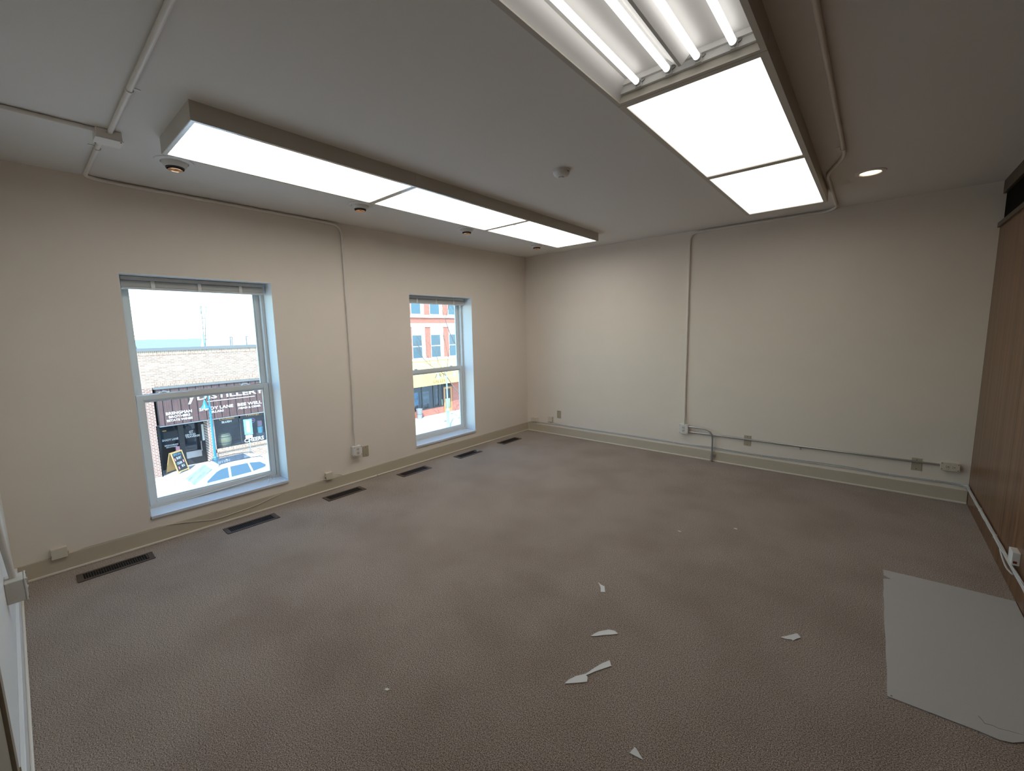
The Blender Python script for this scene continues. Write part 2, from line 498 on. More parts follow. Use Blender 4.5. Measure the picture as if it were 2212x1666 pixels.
# blind cord tangle and wand on the near sill
def sill_pt(u, v, x=None, z=0.221):
    return onz(u, v, z)
cord = thing('string_tangle', 'thin white string tangled on the near window sill', 'string', (0, 0, 0))
def z5(x, y): return (560 + x / 16.66, 980 + y / 16.66)
c1 = [onx(*z5(400, 760), -0.183), onz(*z5(360, 850), 0.23), onz(*z5(330, 960), 0.2195), onz(*z5(345, 1040), 0.2195), onz(*z5(400, 1000), 0.2195), onz(*z5(450, 930), 0.222), onz(*z5(395, 860), 0.235), onx(*z5(420, 770), -0.183)]
c2 = [onx(*z5(470, 800), -0.183), onz(*z5(520, 870), 0.225), onz(*z5(580, 940), 0.2195), onz(*z5(690, 960), 0.2195), onz(*z5(790, 975), 0.2195), onz(*z5(860, 1020), 0.2200), onx(*z5(878, 1080), 0.017), onx(*z5(888, 1140), 0.0165)]
c3 = [onz(*z5(720, 745), 0.24), onz(*z5(800, 800), 0.222), onz(*z5(740, 835), 0.2195), onz(*z5(710, 820), 0.2195)]
for cc in (c1, c2, c3):
    MB().tube(smooth_path(cc), 0.0016, 6).build('strand', OUTLET, cord, True)
MB().obox(onx(*z5(360, 780), -0.184), (0.004, 0, 0), (0, 0.018, 0.006), (0, 0, 0.006)).build('cord_cleat', OUTLET, cord)
wa, wb = onx(280 + 462 / 5.375, 820 + 1456 / 5.375, -0.176), onx(280 + 1585 / 5.375, 820 + 1118 / 5.375, -0.178)
tag(MB().tube([wa, wb], 0.0045, 8).build('blind_wand', VINYL, None, True), 'clear plastic blind wand leaning across the near window bottom', 'wand')

# ================================================================== CEILING LIGHTS
ZB_L, ZB_R = H - 0.0887, H - 0.0969
def hollow(mb, x0, x1, y0, y1, zb, t=0.004, z1=H):
    mb.box(x0, x0 + t, y0, y1, zb, z1); mb.box(x1 - t, x1, y0, y1, zb, z1)
    mb.box(x0 + t, x1 - t, y0, y0 + t, zb, z1); mb.box(x0 + t, x1 - t, y1 - t, y1, zb, z1)
    mb.box(x0 + t, x1 - t, y0 + t, y1 - t, z1 - t, z1)
    return mb
def frame_rim(x0, x1, y0, y1, zb, w, t=0.006):
    m = MB()
    m.box(x0, x0 + w, y0, y1, zb, zb + t); m.box(x1 - w, x1, y0, y1, zb, zb + t)
    m.box(x0 + w, x1 - w, y0, y0 + w, zb, zb + t); m.box(x0 + w, x1 - w, y1 - w, y1, zb, zb + t)
    return m
def light_fixture(label, group, x0, x1, y0, y1, zb, lens_mat, rim=0.016, mode='lens', rim_mat=None):
    rim_mat = rim_mat or RIM
    r = thing('fluorescent_light', label, 'ceiling light', (0, 0, 0), group)
    g = 0.0012
    y0 += g; y1 -= g
    hollow(MB(), x0, x1, y0, y1, zb).build('housing', HOUSING, r)
    frame_rim(x0 + 0.004, x1 - 0.004, y0 + 0.004, y1 - 0.004, zb, rim).build('lens_frame', rim_mat, r)
    ix0, ix1, iy0, iy1 = x0 + 0.005, x1 - 0.005, y0 + 0.005, y1 - 0.005
    if mode == 'lens':
        MB().box(ix0, ix1, iy0, iy1, zb + 0.007, zb + 0.010).build('lens', lens_mat, r)
    elif mode == 'slipped':
        # the diffuser has slid back and its near edge bows: the tubes show through the gap
        nx = 14; V = []; F = []
        for i in range(nx + 1):
            t_ = i / nx
            x = ix0 + (ix1 - ix0) * t_
            bow = 0.02 + 0.16 * math.sin(PI * min(1, t_ * 1.05) ** 1.0) * (0.6 + 0.4 * t_)
            V += [(x, iy0 + bow, zb + 0.008), (x, iy1, zb + 0.008), (x, iy0 + bow, zb + 0.011), (x, iy1, zb + 0.011)]
        for i in range(nx):
            a = 4 * i; b = a + 4
            F += [(a, a + 1, b + 1, b), (a + 2, b + 2, b + 3, a + 3), (a, b, b + 2, a + 2), (a + 1, a + 3, b + 3, b + 1)]
        F += [(0, 2, 3, 1), (4 * nx, 4 * nx + 1, 4 * nx + 3, 4 * nx + 2)]
        MB().add(V, F).build('lens', lens_mat, r)
    if mode in ('open', 'slipped'):
        zi = H - 0.012
        MB().box(ix0, ix1, iy0, iy1, zi, zi + 0.003).build('reflector', REFL, r)
        xc = (x0 + x1) / 2
        # sloped side reflectors and the ridge over the ballast
        sd = MB()
        sd.prism([(ix0, zb + 0.016), (ix0 + 0.045, zi), (ix0, zi)], 1, iy0, iy1)
        sd.prism([(ix1, zb + 0.016), (ix1, zi), (ix1 - 0.045, zi)], 1, iy0, iy1)
        sd.build('side_reflector', REFL, r)
        MB().prism([(xc - 0.055, zi), (xc - 0.006, zi - 0.050), (xc + 0.006, zi - 0.050), (xc + 0.055, zi)], 1, iy0 + 0.03, iy1 - 0.05).build('ballast_cover', REFL, r)
        for ye, s_ in ((iy1, -1), (iy0, 1)):
            e_ = MB()
            e_.box(ix0, ix1, ye, ye + s_ * 0.028, zi - 0.020, zi)
            e_.box(ix0, ix1, ye, ye + s_ * 0.014, zi - 0.046, zi - 0.020)
            e_.build('end_plate', REFL, r)
        for dx in (-0.186, -0.056, 0.060, 0.188):
            tx, tz = xc + dx, H - 0.046
            tu = MB().tube([(tx, iy0 + 0.04, tz), (tx, iy1 - 0.04, tz)], 0.0127, 14).build('tube', TUBE, r, True)
            for ye, s_ in ((iy1, -1), (iy0, 1)):
                MB().tube([(tx, ye + s_ * 0.026, tz), (tx, ye + s_ * 0.042, tz)], 0.0132, 14).build('end_cap', STEEL, tu, True)
                lh = MB().box(tx - 0.013, tx + 0.013, ye + s_ * 0.012, ye + s_ * 0.027, tz - 0.016, zi - 0.004)
                lh.box(tx - 0.004, tx + 0.004, ye + s_ * 0.027, ye + s_ * 0.030, tz - 0.018, tz - 0.012)
                lh.build('lamp_holder', OUTLET, r, bevel=0.002)
            MB().tube(smooth_path([(tx + 0.012, iy1 - 0.02, tz), (tx + 0.024, iy1 - 0.014, tz + 0.01), (tx + 0.02, iy1 - 0.012, zi - 0.01)], 4), 0.0012, 5).build('wire', SLOT, r)
    return r
FL = 1.2801
lx0, lx1, ly0 = 1.0501, 1.6209, -4.5327
GL, GR = 'fluorescent row beside the windows', 'fluorescent row down the room centre'
light_fixture('lit fluorescent box light nearest the viewer in the window row', GL, lx0, lx1, ly0, ly0 + FL, ZB_L, LENS_L, 0.018)
light_fixture('lit fluorescent box light in the middle of the window row', GL, lx0, lx1, ly0 + FL, ly0 + 2 * FL, ZB_L, LENS_L, 0.018)
light_fixture('lit fluorescent box light with slipped bowed diffuser at far end', GL, lx0, lx1, ly0 + 2 * FL, ly0 + 3 * FL, ZB_L, LENS_L, 0.014, 'slipped')
rx0, rx1, ry0 = 3.1514, 3.7404, -3.2923
light_fixture('open fluorescent light showing four bare tubes, diffuser missing', GR, rx0, rx1, ry0 - FL, ry0, ZB_R, LENS_R, 0.016, 'open', HOUSING)
light_fixture('lit fluorescent light next to the open one with bare tubes', GR, rx0, rx1, ry0, ry0 + FL, ZB_R, LENS_R, 0.024, rim_mat=HOUSING)
light_fixture('lit fluorescent light nearest the far wall in the centre row', GR, rx0, rx1, ry0 + FL, ry0 + 2 * FL, ZB_R, LENS_R, 0.022, rim_mat=HOUSING)

# eyeball spots along the windows
spot_src = None
for i, (x, y, lab) in enumerate(((0.700, -4.395, 'round white eyeball spotlight with copper bulb under the nearest light corner'),
                                 (0.690, -3.125, 'white eyeball spotlight, second along the window wall ceiling'),
                                 (0.705, -1.890, 'white eyeball spotlight with glowing copper bulb, third along the windows'),
                                 (0.715, -0.660, 'white eyeball spotlight with dark opening nearest the far corner'))):
    G_ = 'eyeball spotlights in the ceiling by the windows'
    if spot_src is None:
        r = thing('eyeball_spotlight', lab, 'spotlight', (x, y, H), G_)
        parts = []
        parts.append(MB().lathe([(0.102, 0), (0.100, -0.005), (0.074, -0.009), (0.070, -0.004), (0.070, 0)], (0, 0, 0), 32).build('trim_ring', SPOTW, r, True))
        tilt = Matrix.Rotation(math.radians(10), 4, 'Y')
        parts.append(MB().lathe([(0.068, 0.0), (0.067, -0.010), (0.063, -0.022), (0.054, -0.036), (0.051, -0.037), (0.048, -0.035), (0.048, -0.020), (0.048, 0.0)], (0, 0, 0), 32).build('eyeball', SPOTW, r, True))
        parts.append(MB().lathe([(0.0475, -0.002), (0.0475, -0.0445), (0.044, -0.0446), (0.0435, -0.002)], (0, 0, 0), 28).build('socket_shade', SLOT, r, True))
        parts.append(MB().lathe([(0.0, -0.048), (0.016, -0.049), (0.018, -0.046), (0.028, -0.049), (0.031, -0.046), (0.038, -0.045), (0.036, -0.034), (0.020, -0.01), (0.0, -0.008)], (0, 0, -0.0045), 28).build('bulb', COPPER, r, True))
        spot_src = (r, parts)
    else:
        r = spot_src[0].copy(); COL.objects.link(r); r.location = (x, y, H); r['label'] = lab
        for p_ in spot_src[1]:
            c = p_.copy(); COL.objects.link(c); c.parent = r

# lit recessed downlight on the right
dl = thing('recessed_downlight', 'lit warm recessed downlight beside the centre light row', 'downlight', (4.005, -1.008, H))
MB().lathe([(0.092, 0), (0.090, -0.005), (0.066, -0.008), (0.060, -0.003), (0.060, 0)], (0, 0, 0), 32).build('trim_ring', SPOTW, dl, True)
MB().lathe([(0.060, -0.001), (0.058, -0.004), (0.0, -0.005)], (0, 0, 0), 32).build('bulb', BULB, dl, True)

# smoke detector
sm = thing('smoke_detector', 'round white smoke detector on the ceiling between the light rows', 'smoke detector', (2.385, -2.600, H))
MB().lathe([(0.060, 0), (0.060, -0.010), (0.056, -0.012)], (0, 0, 0), 32).build('base', SPOTW, sm, True)
MB().lathe([(0.056, -0.011), (0.057, -0.020), (0.050, -0.034), (0.034, -0.044), (0.0, -0.046)], (0, 0, 0), 32).build('cover', SPOTW, sm, True)
MB().lathe([(0.019, -0.043), (0.019, -0.052), (0.0, -0.053)], (0, 0, 0), 24).build('sensor_button', SPOTW, sm, True)
MB().box(0.045, 0.0572, -0.012, 0.012, -0.02, -0.016).build('slot', SLOT, sm)

# ================================================================== CONDUITS, BOXES, CABLES
def conduit(label, pts, r, m, straps=(), rad=0.06, name='conduit'):
    t = thing(name, label, 'conduit', (0, 0, 0))
    MB().tube(fillet(pts, rad), r, 12).build('pipe', m, t, True)
    for c, ax, nrm in straps:
        c, ax, nrm = Vector(c), Vector(ax).normalized(), Vector(nrm).normalized()
        s = ax.cross(nrm)
        mb = MB()
        for k in range(7):
            a0 = PI * k / 6 ; 
            p = c + (s * math.cos(a0) + nrm * math.sin(a0)) * (r + 0.002)
            mb.obox(p, ax * 0.008, (s * -math.sin(a0) + nrm * math.cos(a0)) * 0.004, (s * math.cos(a0) + nrm * math.sin(a0)) * 0.001)
        mb.obox(c + s * (r + 0.014) - nrm * (r - 0.001), ax * 0.008, s * 0.013, nrm * 0.0012)
        mb.build('strap', m, t)
    return t
RC = 0.0115
zc = H - RC - 0.001
jb = thing('junction_box', 'square painted junction box on the ceiling where conduits meet', 'junction box', (0, 0, 0))
MB().box(0.868, 0.975, -4.780, -4.676, H - 0.048, H).build('body', CONDUIT, jb, bevel=0.004)
MB().box(0.864, 0.979, -4.784, -4.672, H - 0.052, H - 0.048).build('cover', CONDUIT, jb, bevel=0.001)
for q in ((0.875, -4.773), (0.968, -4.683)):
    MB().lathe([(0.004, -0.052), (0.003, -0.054), (0, -0.0545)], (q[0], q[1], H), 10).build('screw', SLOT, jb)
conduit('painted ceiling conduit running from junction box towards the viewer', [(0.976, -4.724, zc), (2.6, -4.735, zc)], RC, CONDUIT, [((1.55, -4.7275, zc), (1, 0, 0), (0, 0, -1))])
conduit('painted ceiling conduit from junction box to the left picture edge', [(0.955, -4.781, zc), (0.945, -L + 0.002, zc)], RC, CONDUIT)
conduit('painted conduit from junction box down the window wall to outlet',
        [(0.867, -4.742, zc), (0.03, -4.740, zc), (RC + 0.002, -4.62, H - 0.020), (RC + 0.001, -2.936, H - 0.022), (RC + 0.001, -2.934, 0.9), (RC + 0.012, -2.950, 0.55), (0.03, -2.952, 0.392)], RC, CONDUIT,
        [((RC + 0.001, -2.936, 0.985), (0, 0, 1), (1, 0, 0)), ((RC + 0.002, -2.937, 0.842), (0, 0, 1), (1, 0, 0)), ((RC + 0.001, -3.09, H - 0.022), (0, 1, 0), (1, 0, 0)), ((0.66, -4.7405, zc), (-1, 0, 0), (0, 0, -1))], 0.1)
conduit('painted conduit from centre light row down the far wall to outlet',
        [(3.876, -L + 0.1, zc), (3.882, -1.56, zc), (3.765, -1.22, zc), (3.7605, -0.10, zc), (3.70, -RC - 0.001, H - 0.022), (2.42, -RC - 0.001, H - 0.022), (2.421, -RC - 0.001, 0.62), (2.427, -0.03, 0.40)], RC, CONDUIT,
        [((2.418, -RC - 0.001, 2.28), (0, 0, -1), (0, -1, 0)), ((2.4215, -RC - 0.001, 0.83), (0, 0, 1), (0, -1, 0)), ((2.56, -RC - 0.001, H - 0.022), (1, 0, 0), (0, -1, 0)), ((3.881, -1.72, zc), (0, 1, 0), (0, 0, -1)), ((3.761, -0.2, zc), (0, -1, 0), (0, 0, -1))], 0.1)
RG = 0.0095
conduit('grey steel conduit running along the far wall to the right outlet', [(2.474, -0.015, 0.312), (4.622, -0.015, 0.3155)], RG, STEEL, [((3.6, -0.015, 0.3137), (1, 0, 0), (0, -1, 0))])
conduit('grey steel conduit bending down the far wall into the floor', [(2.474, -0.033, 0.380), (2.752, -0.037, 0.378), (2.7535, -0.036, 0.0)], RG, STEEL, [((2.7535, -0.0361, 0.075), (0, 0, 1), (0, -1, 0))], 0.12)

def receptacle(parent, c, u, v, n, m=IVORY):
    """duplex receptacle: two round faces with slots; u,v in the plane, n outwards"""
    c, u, v, n = Vector(c), Vector(u), Vector(v), Vector(n)
    for s in (-1, 1):
        cc = c + v * (0.0195 * s)
        ring = [cc + (u * max(-0.0155, min(0.0155, math.cos(2 * PI * k / 20) * 0.018)) + v * math.sin(2 * PI * k / 20) * 0.0165) for k in range(20)]
        mb = MB(); V = ring + [q + n * 0.004 for q in ring]
        mb.add(V, [tuple(range(20, 40))] + [(k, (k + 1) % 20, 20 + (k + 1) % 20, 20 + k) for k in range(20)])
        f = mb.build('receptacle_face', m, parent)
        sl = MB()
        for t in (-1, 1):
            sl.obox(cc + n * 0.0042 + u * 0.0063 * t + v * 0.003, u * 0.0014, v * 0.0045, n * 0.0004)
        sl.obox(cc + n * 0.0042 - v * 0.008, u * 0.003, v * 0.003, n * 0.0004)
        sl.build('slots', SLOT, f)
def surface_outlet(label, c, u, v, n, hw, hh, depth, m_box, m_rec, n_rot=False, parent_name='surface_outlet_box'):
    """c: middle of the back on the wall"""
    c, u, v, n = Vector(c), Vector(u), Vector(v), Vector(n)
    t = thing(parent_name, label, 'outlet', (0, 0, 0))
    MB().obox(c + n * depth * 0.45, u * hw, v * hh, n * depth * 0.45).build('box', m_box, t, bevel=0.004)
    MB().obox(c + n * depth * 0.95, u * (hw + 0.002), v * (hh + 0.002), n * depth * 0.05).build('cover', m_box, t, bevel=0.003)
    for a in (-1, 1):
        for b in (-1, 1):
            MB().obox(c + n * (depth + 0.0008) + u * (hw - 0.008) * a + v * (hh - 0.008) * b, u * 0.003, v * 0.003, n * 0.0008).build('screw', SLOT, t)
    if m_rec:
        receptacle(t, c + n * depth, u if not n_rot else v, v if not n_rot else u * -1, n, m_rec)
    return t
X, Y, Z = Vector((1, 0, 0)), Vector((0, 1, 0)), Vector((0, 0, 1))
surface_outlet('square white duplex outlet box on the window wall below the conduit', (0, -2.944, 0.345), Y, Z, X, 0.047, 0.049, 0.058, OUTLET, CREAM)
surface_outlet('square white duplex outlet box low on the far wall', (2.424, 0, 0.346), X, Z, -Y, 0.050, 0.054, 0.050, OUTLET, CREAM)
surface_outlet('ivory horizontal duplex outlet box by the wood panelled wall', (4.682, 0, 0.3145), X, Z, -Y, 0.058, 0.034, 0.044, CREAM, CREAM, True)
surface_outlet('painted over outlet box at the left picture edge', (1.135, -L, 0.420), -X, Z, Y, 0.052, 0.052, 0.066, OUTLET_PAINT, OUTLET_PAINT)
conduit('painted conduit rising from the outlet box at left edge', [(1.135, -L + 0.028, 0.47), (1.14, -L + 0.022, 0.56), (1.15, -L + RC + 0.001, 0.70), (1.15, -L + RC + 0.001, H)], RC, OUTLET_PAINT)

def plate(label, c, u, v, n):
    t = thing('blank_wall_plate', label, 'wall plate', (0, 0, 0), group='beige blank wall plates')
    c, u, v, n = Vector(c), Vector(u), Vector(v), Vector(n)
    MB().obox(c + n * 0.0028, u * 0.0345, v * 0.057, n * 0.0028).build('plate', BEIGE, t, bevel=0.002)
    for s in (-1, 1):
        MB().obox(c + n * 0.006 + v * 0.042 * s, u * 0.003, v * 0.003, n * 0.0006).build('screw', SLOT, t)
plate('beige blank plate beside the white outlet on the window wall', (0, -2.826, 0.307), Y, Z, X)
plate('beige blank plate nearest the far room corner', (0.598, 0, 0.311), X, Z, -Y)
plate('beige blank plate behind grey conduit at middle of far wall', (3.107, 0, 0.2985), X, Z, -Y)
plate('beige blank plate behind grey conduit near the right outlet', (4.474, 0, 0.289), X, Z, -Y)

def jack(label, c, u, v, n, hw, hh, d, m=CREAM):
    t = thing('phone_jack', label, 'phone jack', (0, 0, 0), group='surface phone jacks')
    c, u, v, n = Vector(c), Vector(u), Vector(v), Vector(n)
    MB().obox(c + n * d * 0.15, u * hw, v * hh, n * d * 0.15).build('base', m, t, bevel=0.001)
    MB().obox(c + n * d * 0.63, u * (hw - 0.001), v * (hh - 0.001), n * d * 0.37).build('cover', m, t, bevel=0.002)
    MB().obox(c + n * d * 0.6 - v * (hh * 0.35) - u * hw, u * 0.0008, v * 0.006, n * 0.006).build('port', SLOT, t)
    return t
jack('cream phone jack left of the near window', (BT * 0, -5.123, 0.139), Y, Z, X, 0.039, 0.036, 0.03)
jack('cream phone jack right of the near window', (0, -3.254, 0.153), Y, Z, X, 0.034, 0.036, 0.034)
jack('cream phone jack tight in the far corner', (0.150, 0, 0.184), X, Z, -Y, 0.058, 0.034, 0.035)
jack('small cream phone jack second from the far corner', (0.456, 0, 0.226), X, Z, -Y, 0.037, 0.038, 0.035)
rb = thing('phone_jack', 'white phone jack with dark red port on wood wall', 'phone jack', (0, 0, 0), group='surface phone jacks')
MB().box(W - 0.031, W, -1.690, -1.604, 0.199, 0.274).build('cover', OUTLET, rb, bevel=0.002)
MB().box(W - 0.026, W - 0.011, -1.6915, -1.689, 0.211, 0.224).build('port', RED, rb)

def cable(label, runs, r, m, group=None, clips=(), name='phone_cable', clip_m=None):
    t = thing(name, label, 'cable', (0, 0, 0), group)
    for pts in runs:
        MB().tube(smooth_path(pts, 5), r, 6).build('strand', m, t, True)
    for c, a in clips:
        MB().obox(c, a[0], a[1], a[2]).build('clip', clip_m or m, t)
    return t
def zz2(x, y): return (420 + x / 5.53, 930 + y / 5.53)
xw = BT + 0.003
run1 = [onx(147, 1190, 0.02), onx(151, 1197, 0.006)] + [Vector((0.004, y, BH + 0.004)) for y in (-5.0, -4.8, -4.6)]
run1b = [Vector((0.004, -4.6, BH + 0.004)), Vector((xw, -4.50, BH - 0.004))] + [onx(*zz2(*q), xw) for q in ((0, 1088), (250, 1060), (500, 980), (750, 890), (960, 790))] + [onx(*zz2(1100, 732), 0.008), Vector((0.004, -3.42, BH + 0.004)), Vector((0.02, -3.288, BH + 0.01))]
cable('thin cream cable drooping below the near window along the baseboard', [run1, run1b], 0.0032, CABLE)
def o3(x, y): return (680 + x / 13.886, 930 + y / 13.886)
run2 = [onx(*o3(580, 1305), 0.02), onx(*o3(700, 1310), 0.012), onx(*o3(850, 1345), 0.012), onx(*o3(1000, 1320), 0.006), onx(*o3(1200, 1240), 0.004), onx(*o3(1400, 1175), 0.004)] + [Vector((0.004, y, BH + 0.004 + random.uniform(-.001, .003))) for y in (-2.6, -2.2, -1.8, -1.4, -1.0, -0.6, -0.2, -0.02)]
cable('thin cream cable from the second jack to the far corner', [run2], 0.0032, CABLE)
def h4(x, y): return (1420 + x / 5.53, 860 + y / 5.53)
low = [Vector((0.02, -0.006, 0.126)), Vector((0.22, -0.006, 0.146)), Vector((0.7, -0.006, 0.150)), Vector((1.4, -0.006, 0.151)), Vector((2.09, -0.006, 0.152)), Vector((2.73, -0.006, 0.149)), Vector((3.22, -0.006, 0.149)), Vector((3.95, -0.006, 0.156)), Vector((4.3, -0.006, 0.152)), Vector((4.72, -0.007, 0.159)), Vector((4.79, -0.012, 0.152))]
hi_ = [Vector((0.5, -0.006, 0.172)), Vector((0.75, -0.006, 0.160)), Vector((1.5, -0.006, 0.160)), Vector((2.1, -0.006, 0.161)), Vector((2.45, -0.006, 0.156)), Vector((2.73, -0.006, 0.1645)), Vector((3.22, -0.006, 0.1585)), Vector((3.6, -0.006, 0.168)), Vector((3.95, -0.006, 0.174)), Vector((4.3, -0.006, 0.161)), Vector((4.72, -0.007, 0.169)), Vector((4.79, -0.014, 0.160))]
clips = [((x, -0.005, z), ((0.0025, 0, 0), (0, 0.005, 0), (0, 0, 0.011))) for x, z in ((1.1, 0.155), (2.3, 0.155), (3.25, 0.154), (3.5, 0.158), (3.98, 0.163), (4.3, 0.156), (4.6, 0.160))]
cable('pair of grey cables clipped above the far wall baseboard', [low, hi_], 0.0042, CABLE_G, clips=clips, clip_m=OUTLET)
bun = []
for k in range(5):
    pts = [Vector((4.76, -0.012, 0.158 + 0.004 * (k - 2)))]
    yk = -0.03
    while yk > -3.2:
        a = yk * 5 + k * 1.3
        pts.append(Vector((W - 0.012 + 0.005 * math.cos(a), yk, 0.160 + 0.009 * math.sin(a) + random.uniform(-.002, .002))))
        yk -= 0.11
    bun.append(pts)
loop = [Vector((W - 0.02, -1.36, 0.155)), Vector((W - 0.022, -1.46, 0.135)), Vector((W - 0.024, -1.58, 0.130)), Vector((W - 0.024, -1.70, 0.150))]
bt = cable('bundle of grey and white cables along the wood panelled wall', bun + [loop], 0.0045, CABLE_G,
           clips=[((W - 0.011, y, 0.16), ((0.009, 0, 0), (0, 0.0025, 0), (0, 0, 0.012))) for y in (-0.62, -1.15, -2.05, -2.6)], clip_m=OUTLET, name='cable_bundle')

# ================================================================== FLOOR VENTS
def vent_parts(root):
    w2, l2, hh = 0.0685, 0.196, 0.005
    MB().box(-w2, -w2 + 0.020, -l2, l2, 0, hh).box(w2 - 0.020, w2, -l2, l2, 0, hh).box(-w2 + .02, w2 - .02, -l2, -l2 + 0.030, 0, hh).box(-w2 + .02, w2 - .02, l2 - 0.030, l2, 0, hh).build('frame', VENT, root, bevel=0.0015)
    MB().box(-w2 + 0.02, w2 - 0.02, -l2 + 0.03, l2 - 0.03, 0.0003, 0.0008).build('duct_shade_sheet', VENT_SHADE, root)  # flat dark sheet on the floor, painted shade of the opening below
    s = MB(); n = 26; a = l2 - 0.034
    for i in range(n):
        y = -a + 2 * a * (i + 0.5) / n
        s.box(-w2 + 0.02, w2 - 0.02, y - 0.0022, y + 0.0022, 0.0008, 0.0042)
    s.box(-0.0015, 0.0015, -a, a, 0.0008, 0.0040)
    so = s.build('louvres', LOUVRE, root)
    so['kind'] = 'stuff'
    MB().box(-w2 + 0.03, w2 - 0.03, l2 - 0.040, l2 - 0.034, 0.004, 0.0075).build('damper_lever', VENT, root)
vlab = ['dark floor vent nearest the viewer, left of the near window', 'dark floor vent below the near window sill', 'dark floor vent third along, between the two windows',
        'dark floor vent fourth along, left of the far window', 'dark floor vent with pale debris below the far window', 'dark floor vent nearest the far corner']
v0 = None
for i, yc in enumerate((-4.872, -4.030, -3.206, -2.367, -1.525, -0.707)):
    r = thing('floor_vent', vlab[i], 'floor vent', (0.2235, yc, 0.0005), 'floor vents along the window wall')
    if v0 is None:
        vent_parts(r); v0 = r
    else:
        for ch in v0.children:
            c = ch.copy(); COL.objects.link(c); c.parent = r
deb = MB()
for k in range(7):
    a = random.uniform(0, PI); cx_, cy_ = 0.222 + random.uniform(-.02, .025), -1.37 + random.uniform(-.035, .03)
    deb.obox((cx_, cy_, 0.0062), (0.012 * math.cos(a), 0.012 * math.sin(a), 0), (-0.004 * math.sin(a), 0.004 * math.cos(a), 0), (0, 0, 0.0008))
tag(deb.build('debris', DUST), 'small pale debris lying in the floor vent', 'debris')

# ================================================================== BROKEN DIFFUSER ON THE FLOOR
def slab(name, px, m, label, cat, th=0.0035, group=None, z=0.0005, pts=None):
    P = pts or [onz(u, v, 0) for u, v in px]
    mb = MB(); n = len(P)
    V = [(p[0], p[1], z) for p in P] + [(p[0], p[1], z + th) for p in P]
    mb.add(V, [tuple(range(n))[::-1], tuple(range(n, 2 * n))] + [(i, (i + 1) % n, n + (i + 1) % n, n + i) for i in range(n)])
    return tag(mb.build(name, m), label, cat, group)
edge = [(4.2489, -1.7495), (4.5645, -1.726), (W - 0.003, -1.7165), (W - 0.003, -2.88), (4.70, -2.905), (4.6325, -2.9131), (4.600, -2.944), (4.5662, -2.9578), (4.5134, -2.9554), (4.2496, -2.9663)]
rag = []
n_r = 16
for k in range(1, n_r):
    t = k / n_r
    rag.append((4.2496 + (4.2455 - 4.2496) * t + random.uniform(-.002, .002), -2.9663 + (-1.8802 + 2.9663) * t))
edge += rag + [(4.2475, -1.8802), (4.283, -1.8545), (4.2503, -1.8273)]
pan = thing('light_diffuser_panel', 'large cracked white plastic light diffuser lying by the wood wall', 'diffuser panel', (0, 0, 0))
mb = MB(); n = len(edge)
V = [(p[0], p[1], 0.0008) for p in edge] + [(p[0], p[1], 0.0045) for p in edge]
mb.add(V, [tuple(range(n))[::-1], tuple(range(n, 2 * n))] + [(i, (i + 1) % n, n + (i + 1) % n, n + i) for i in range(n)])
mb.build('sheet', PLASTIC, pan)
def zb_(x, y): return (1860 + x / 3.574, 1200 + y / 3.574)
ck = [onz(*zb_(*q), 0.0047) for q in ((905, 1240), (930, 1265), (955, 1298), (1010, 1312), (1060, 1335), (1110, 1348), (1165, 1362), (1245, 1385))]
MB().tube([tuple(c) for c in ck], 0.0012, 4, r_end=0.0005).build('crack', CRACK, pan)
MB().lathe([(0.004, 0.0046), (0, 0.0049)], (4.262, -2.955, 0), 8).build('hole', CRACK, pan)
def zs(x, y): return (1180 + x / 3.735, 1220 + y / 3.735)
def zt(x, y): return (1640 + x / 15.8, 1330 + y / 15.8)
GS = 'white plastic scraps on the carpet'
slab('plastic_scrap', [zs(*q) for q in ((418, 145), (440, 165), (470, 180), (476, 227), (440, 224), (438, 185))], SCRAP, 'small white plastic scrap with a thin hooked tip, farthest', 'plastic scrap', group=GS)
slab('plastic_scrap', [zs(*q) for q in ((360, 582), (390, 560), (430, 543), (505, 529), (555, 540), (580, 563), (520, 570), (460, 573), (410, 580))], SCRAP, 'half moon shaped white plastic scrap in the middle', 'plastic scrap', group=GS)
slab('plastic_scrap', [zs(*q) for q in ((148, 965), (180, 935), (240, 905), (320, 886), (390, 838), (450, 802), (512, 777), (525, 823), (460, 845), (400, 865), (320, 900), (334, 910), (330, 951), (240, 960))], SCRAP, 'long bow tie shaped white plastic scrap', 'plastic scrap', group=GS)
slab('plastic_scrap', [zs(*q) for q in ((714, 1478), (725, 1490), (782, 1583), (672, 1526))], SCRAP, 'triangular white plastic scrap nearest the viewer', 'plastic scrap', group=GS)
slab('plastic_scrap', [zt(*q) for q in ((710, 760), (860, 735), (1060, 685), (1240, 635), (1310, 635), (1415, 775), (1290, 810), (1155, 875), (1110, 840), (950, 825))], SCRAP, 'white plastic scrap near the big diffuser panel', 'plastic scrap', group=GS)
slab('plastic_crumb', [(830, 1491), (836, 1488), (842, 1491), (836, 1494)], SCRAP, 'tiny white crumb alone on the carpet at centre left', 'crumb', group='tiny white crumbs')
slab('plastic_crumb', [(1464, 1147), (1471, 1149), (1471, 1150.5), (1464, 1148)], SCRAP, 'tiny white sliver, left of two on the far carpet', 'crumb', group='tiny white crumbs')
slab('plastic_crumb', [(1585, 1141.5), (1592, 1143), (1592, 1145), (1586, 1143)], SCRAP, 'tiny white sliver, right of two on the far carpet', 'crumb', group='tiny white crumbs')

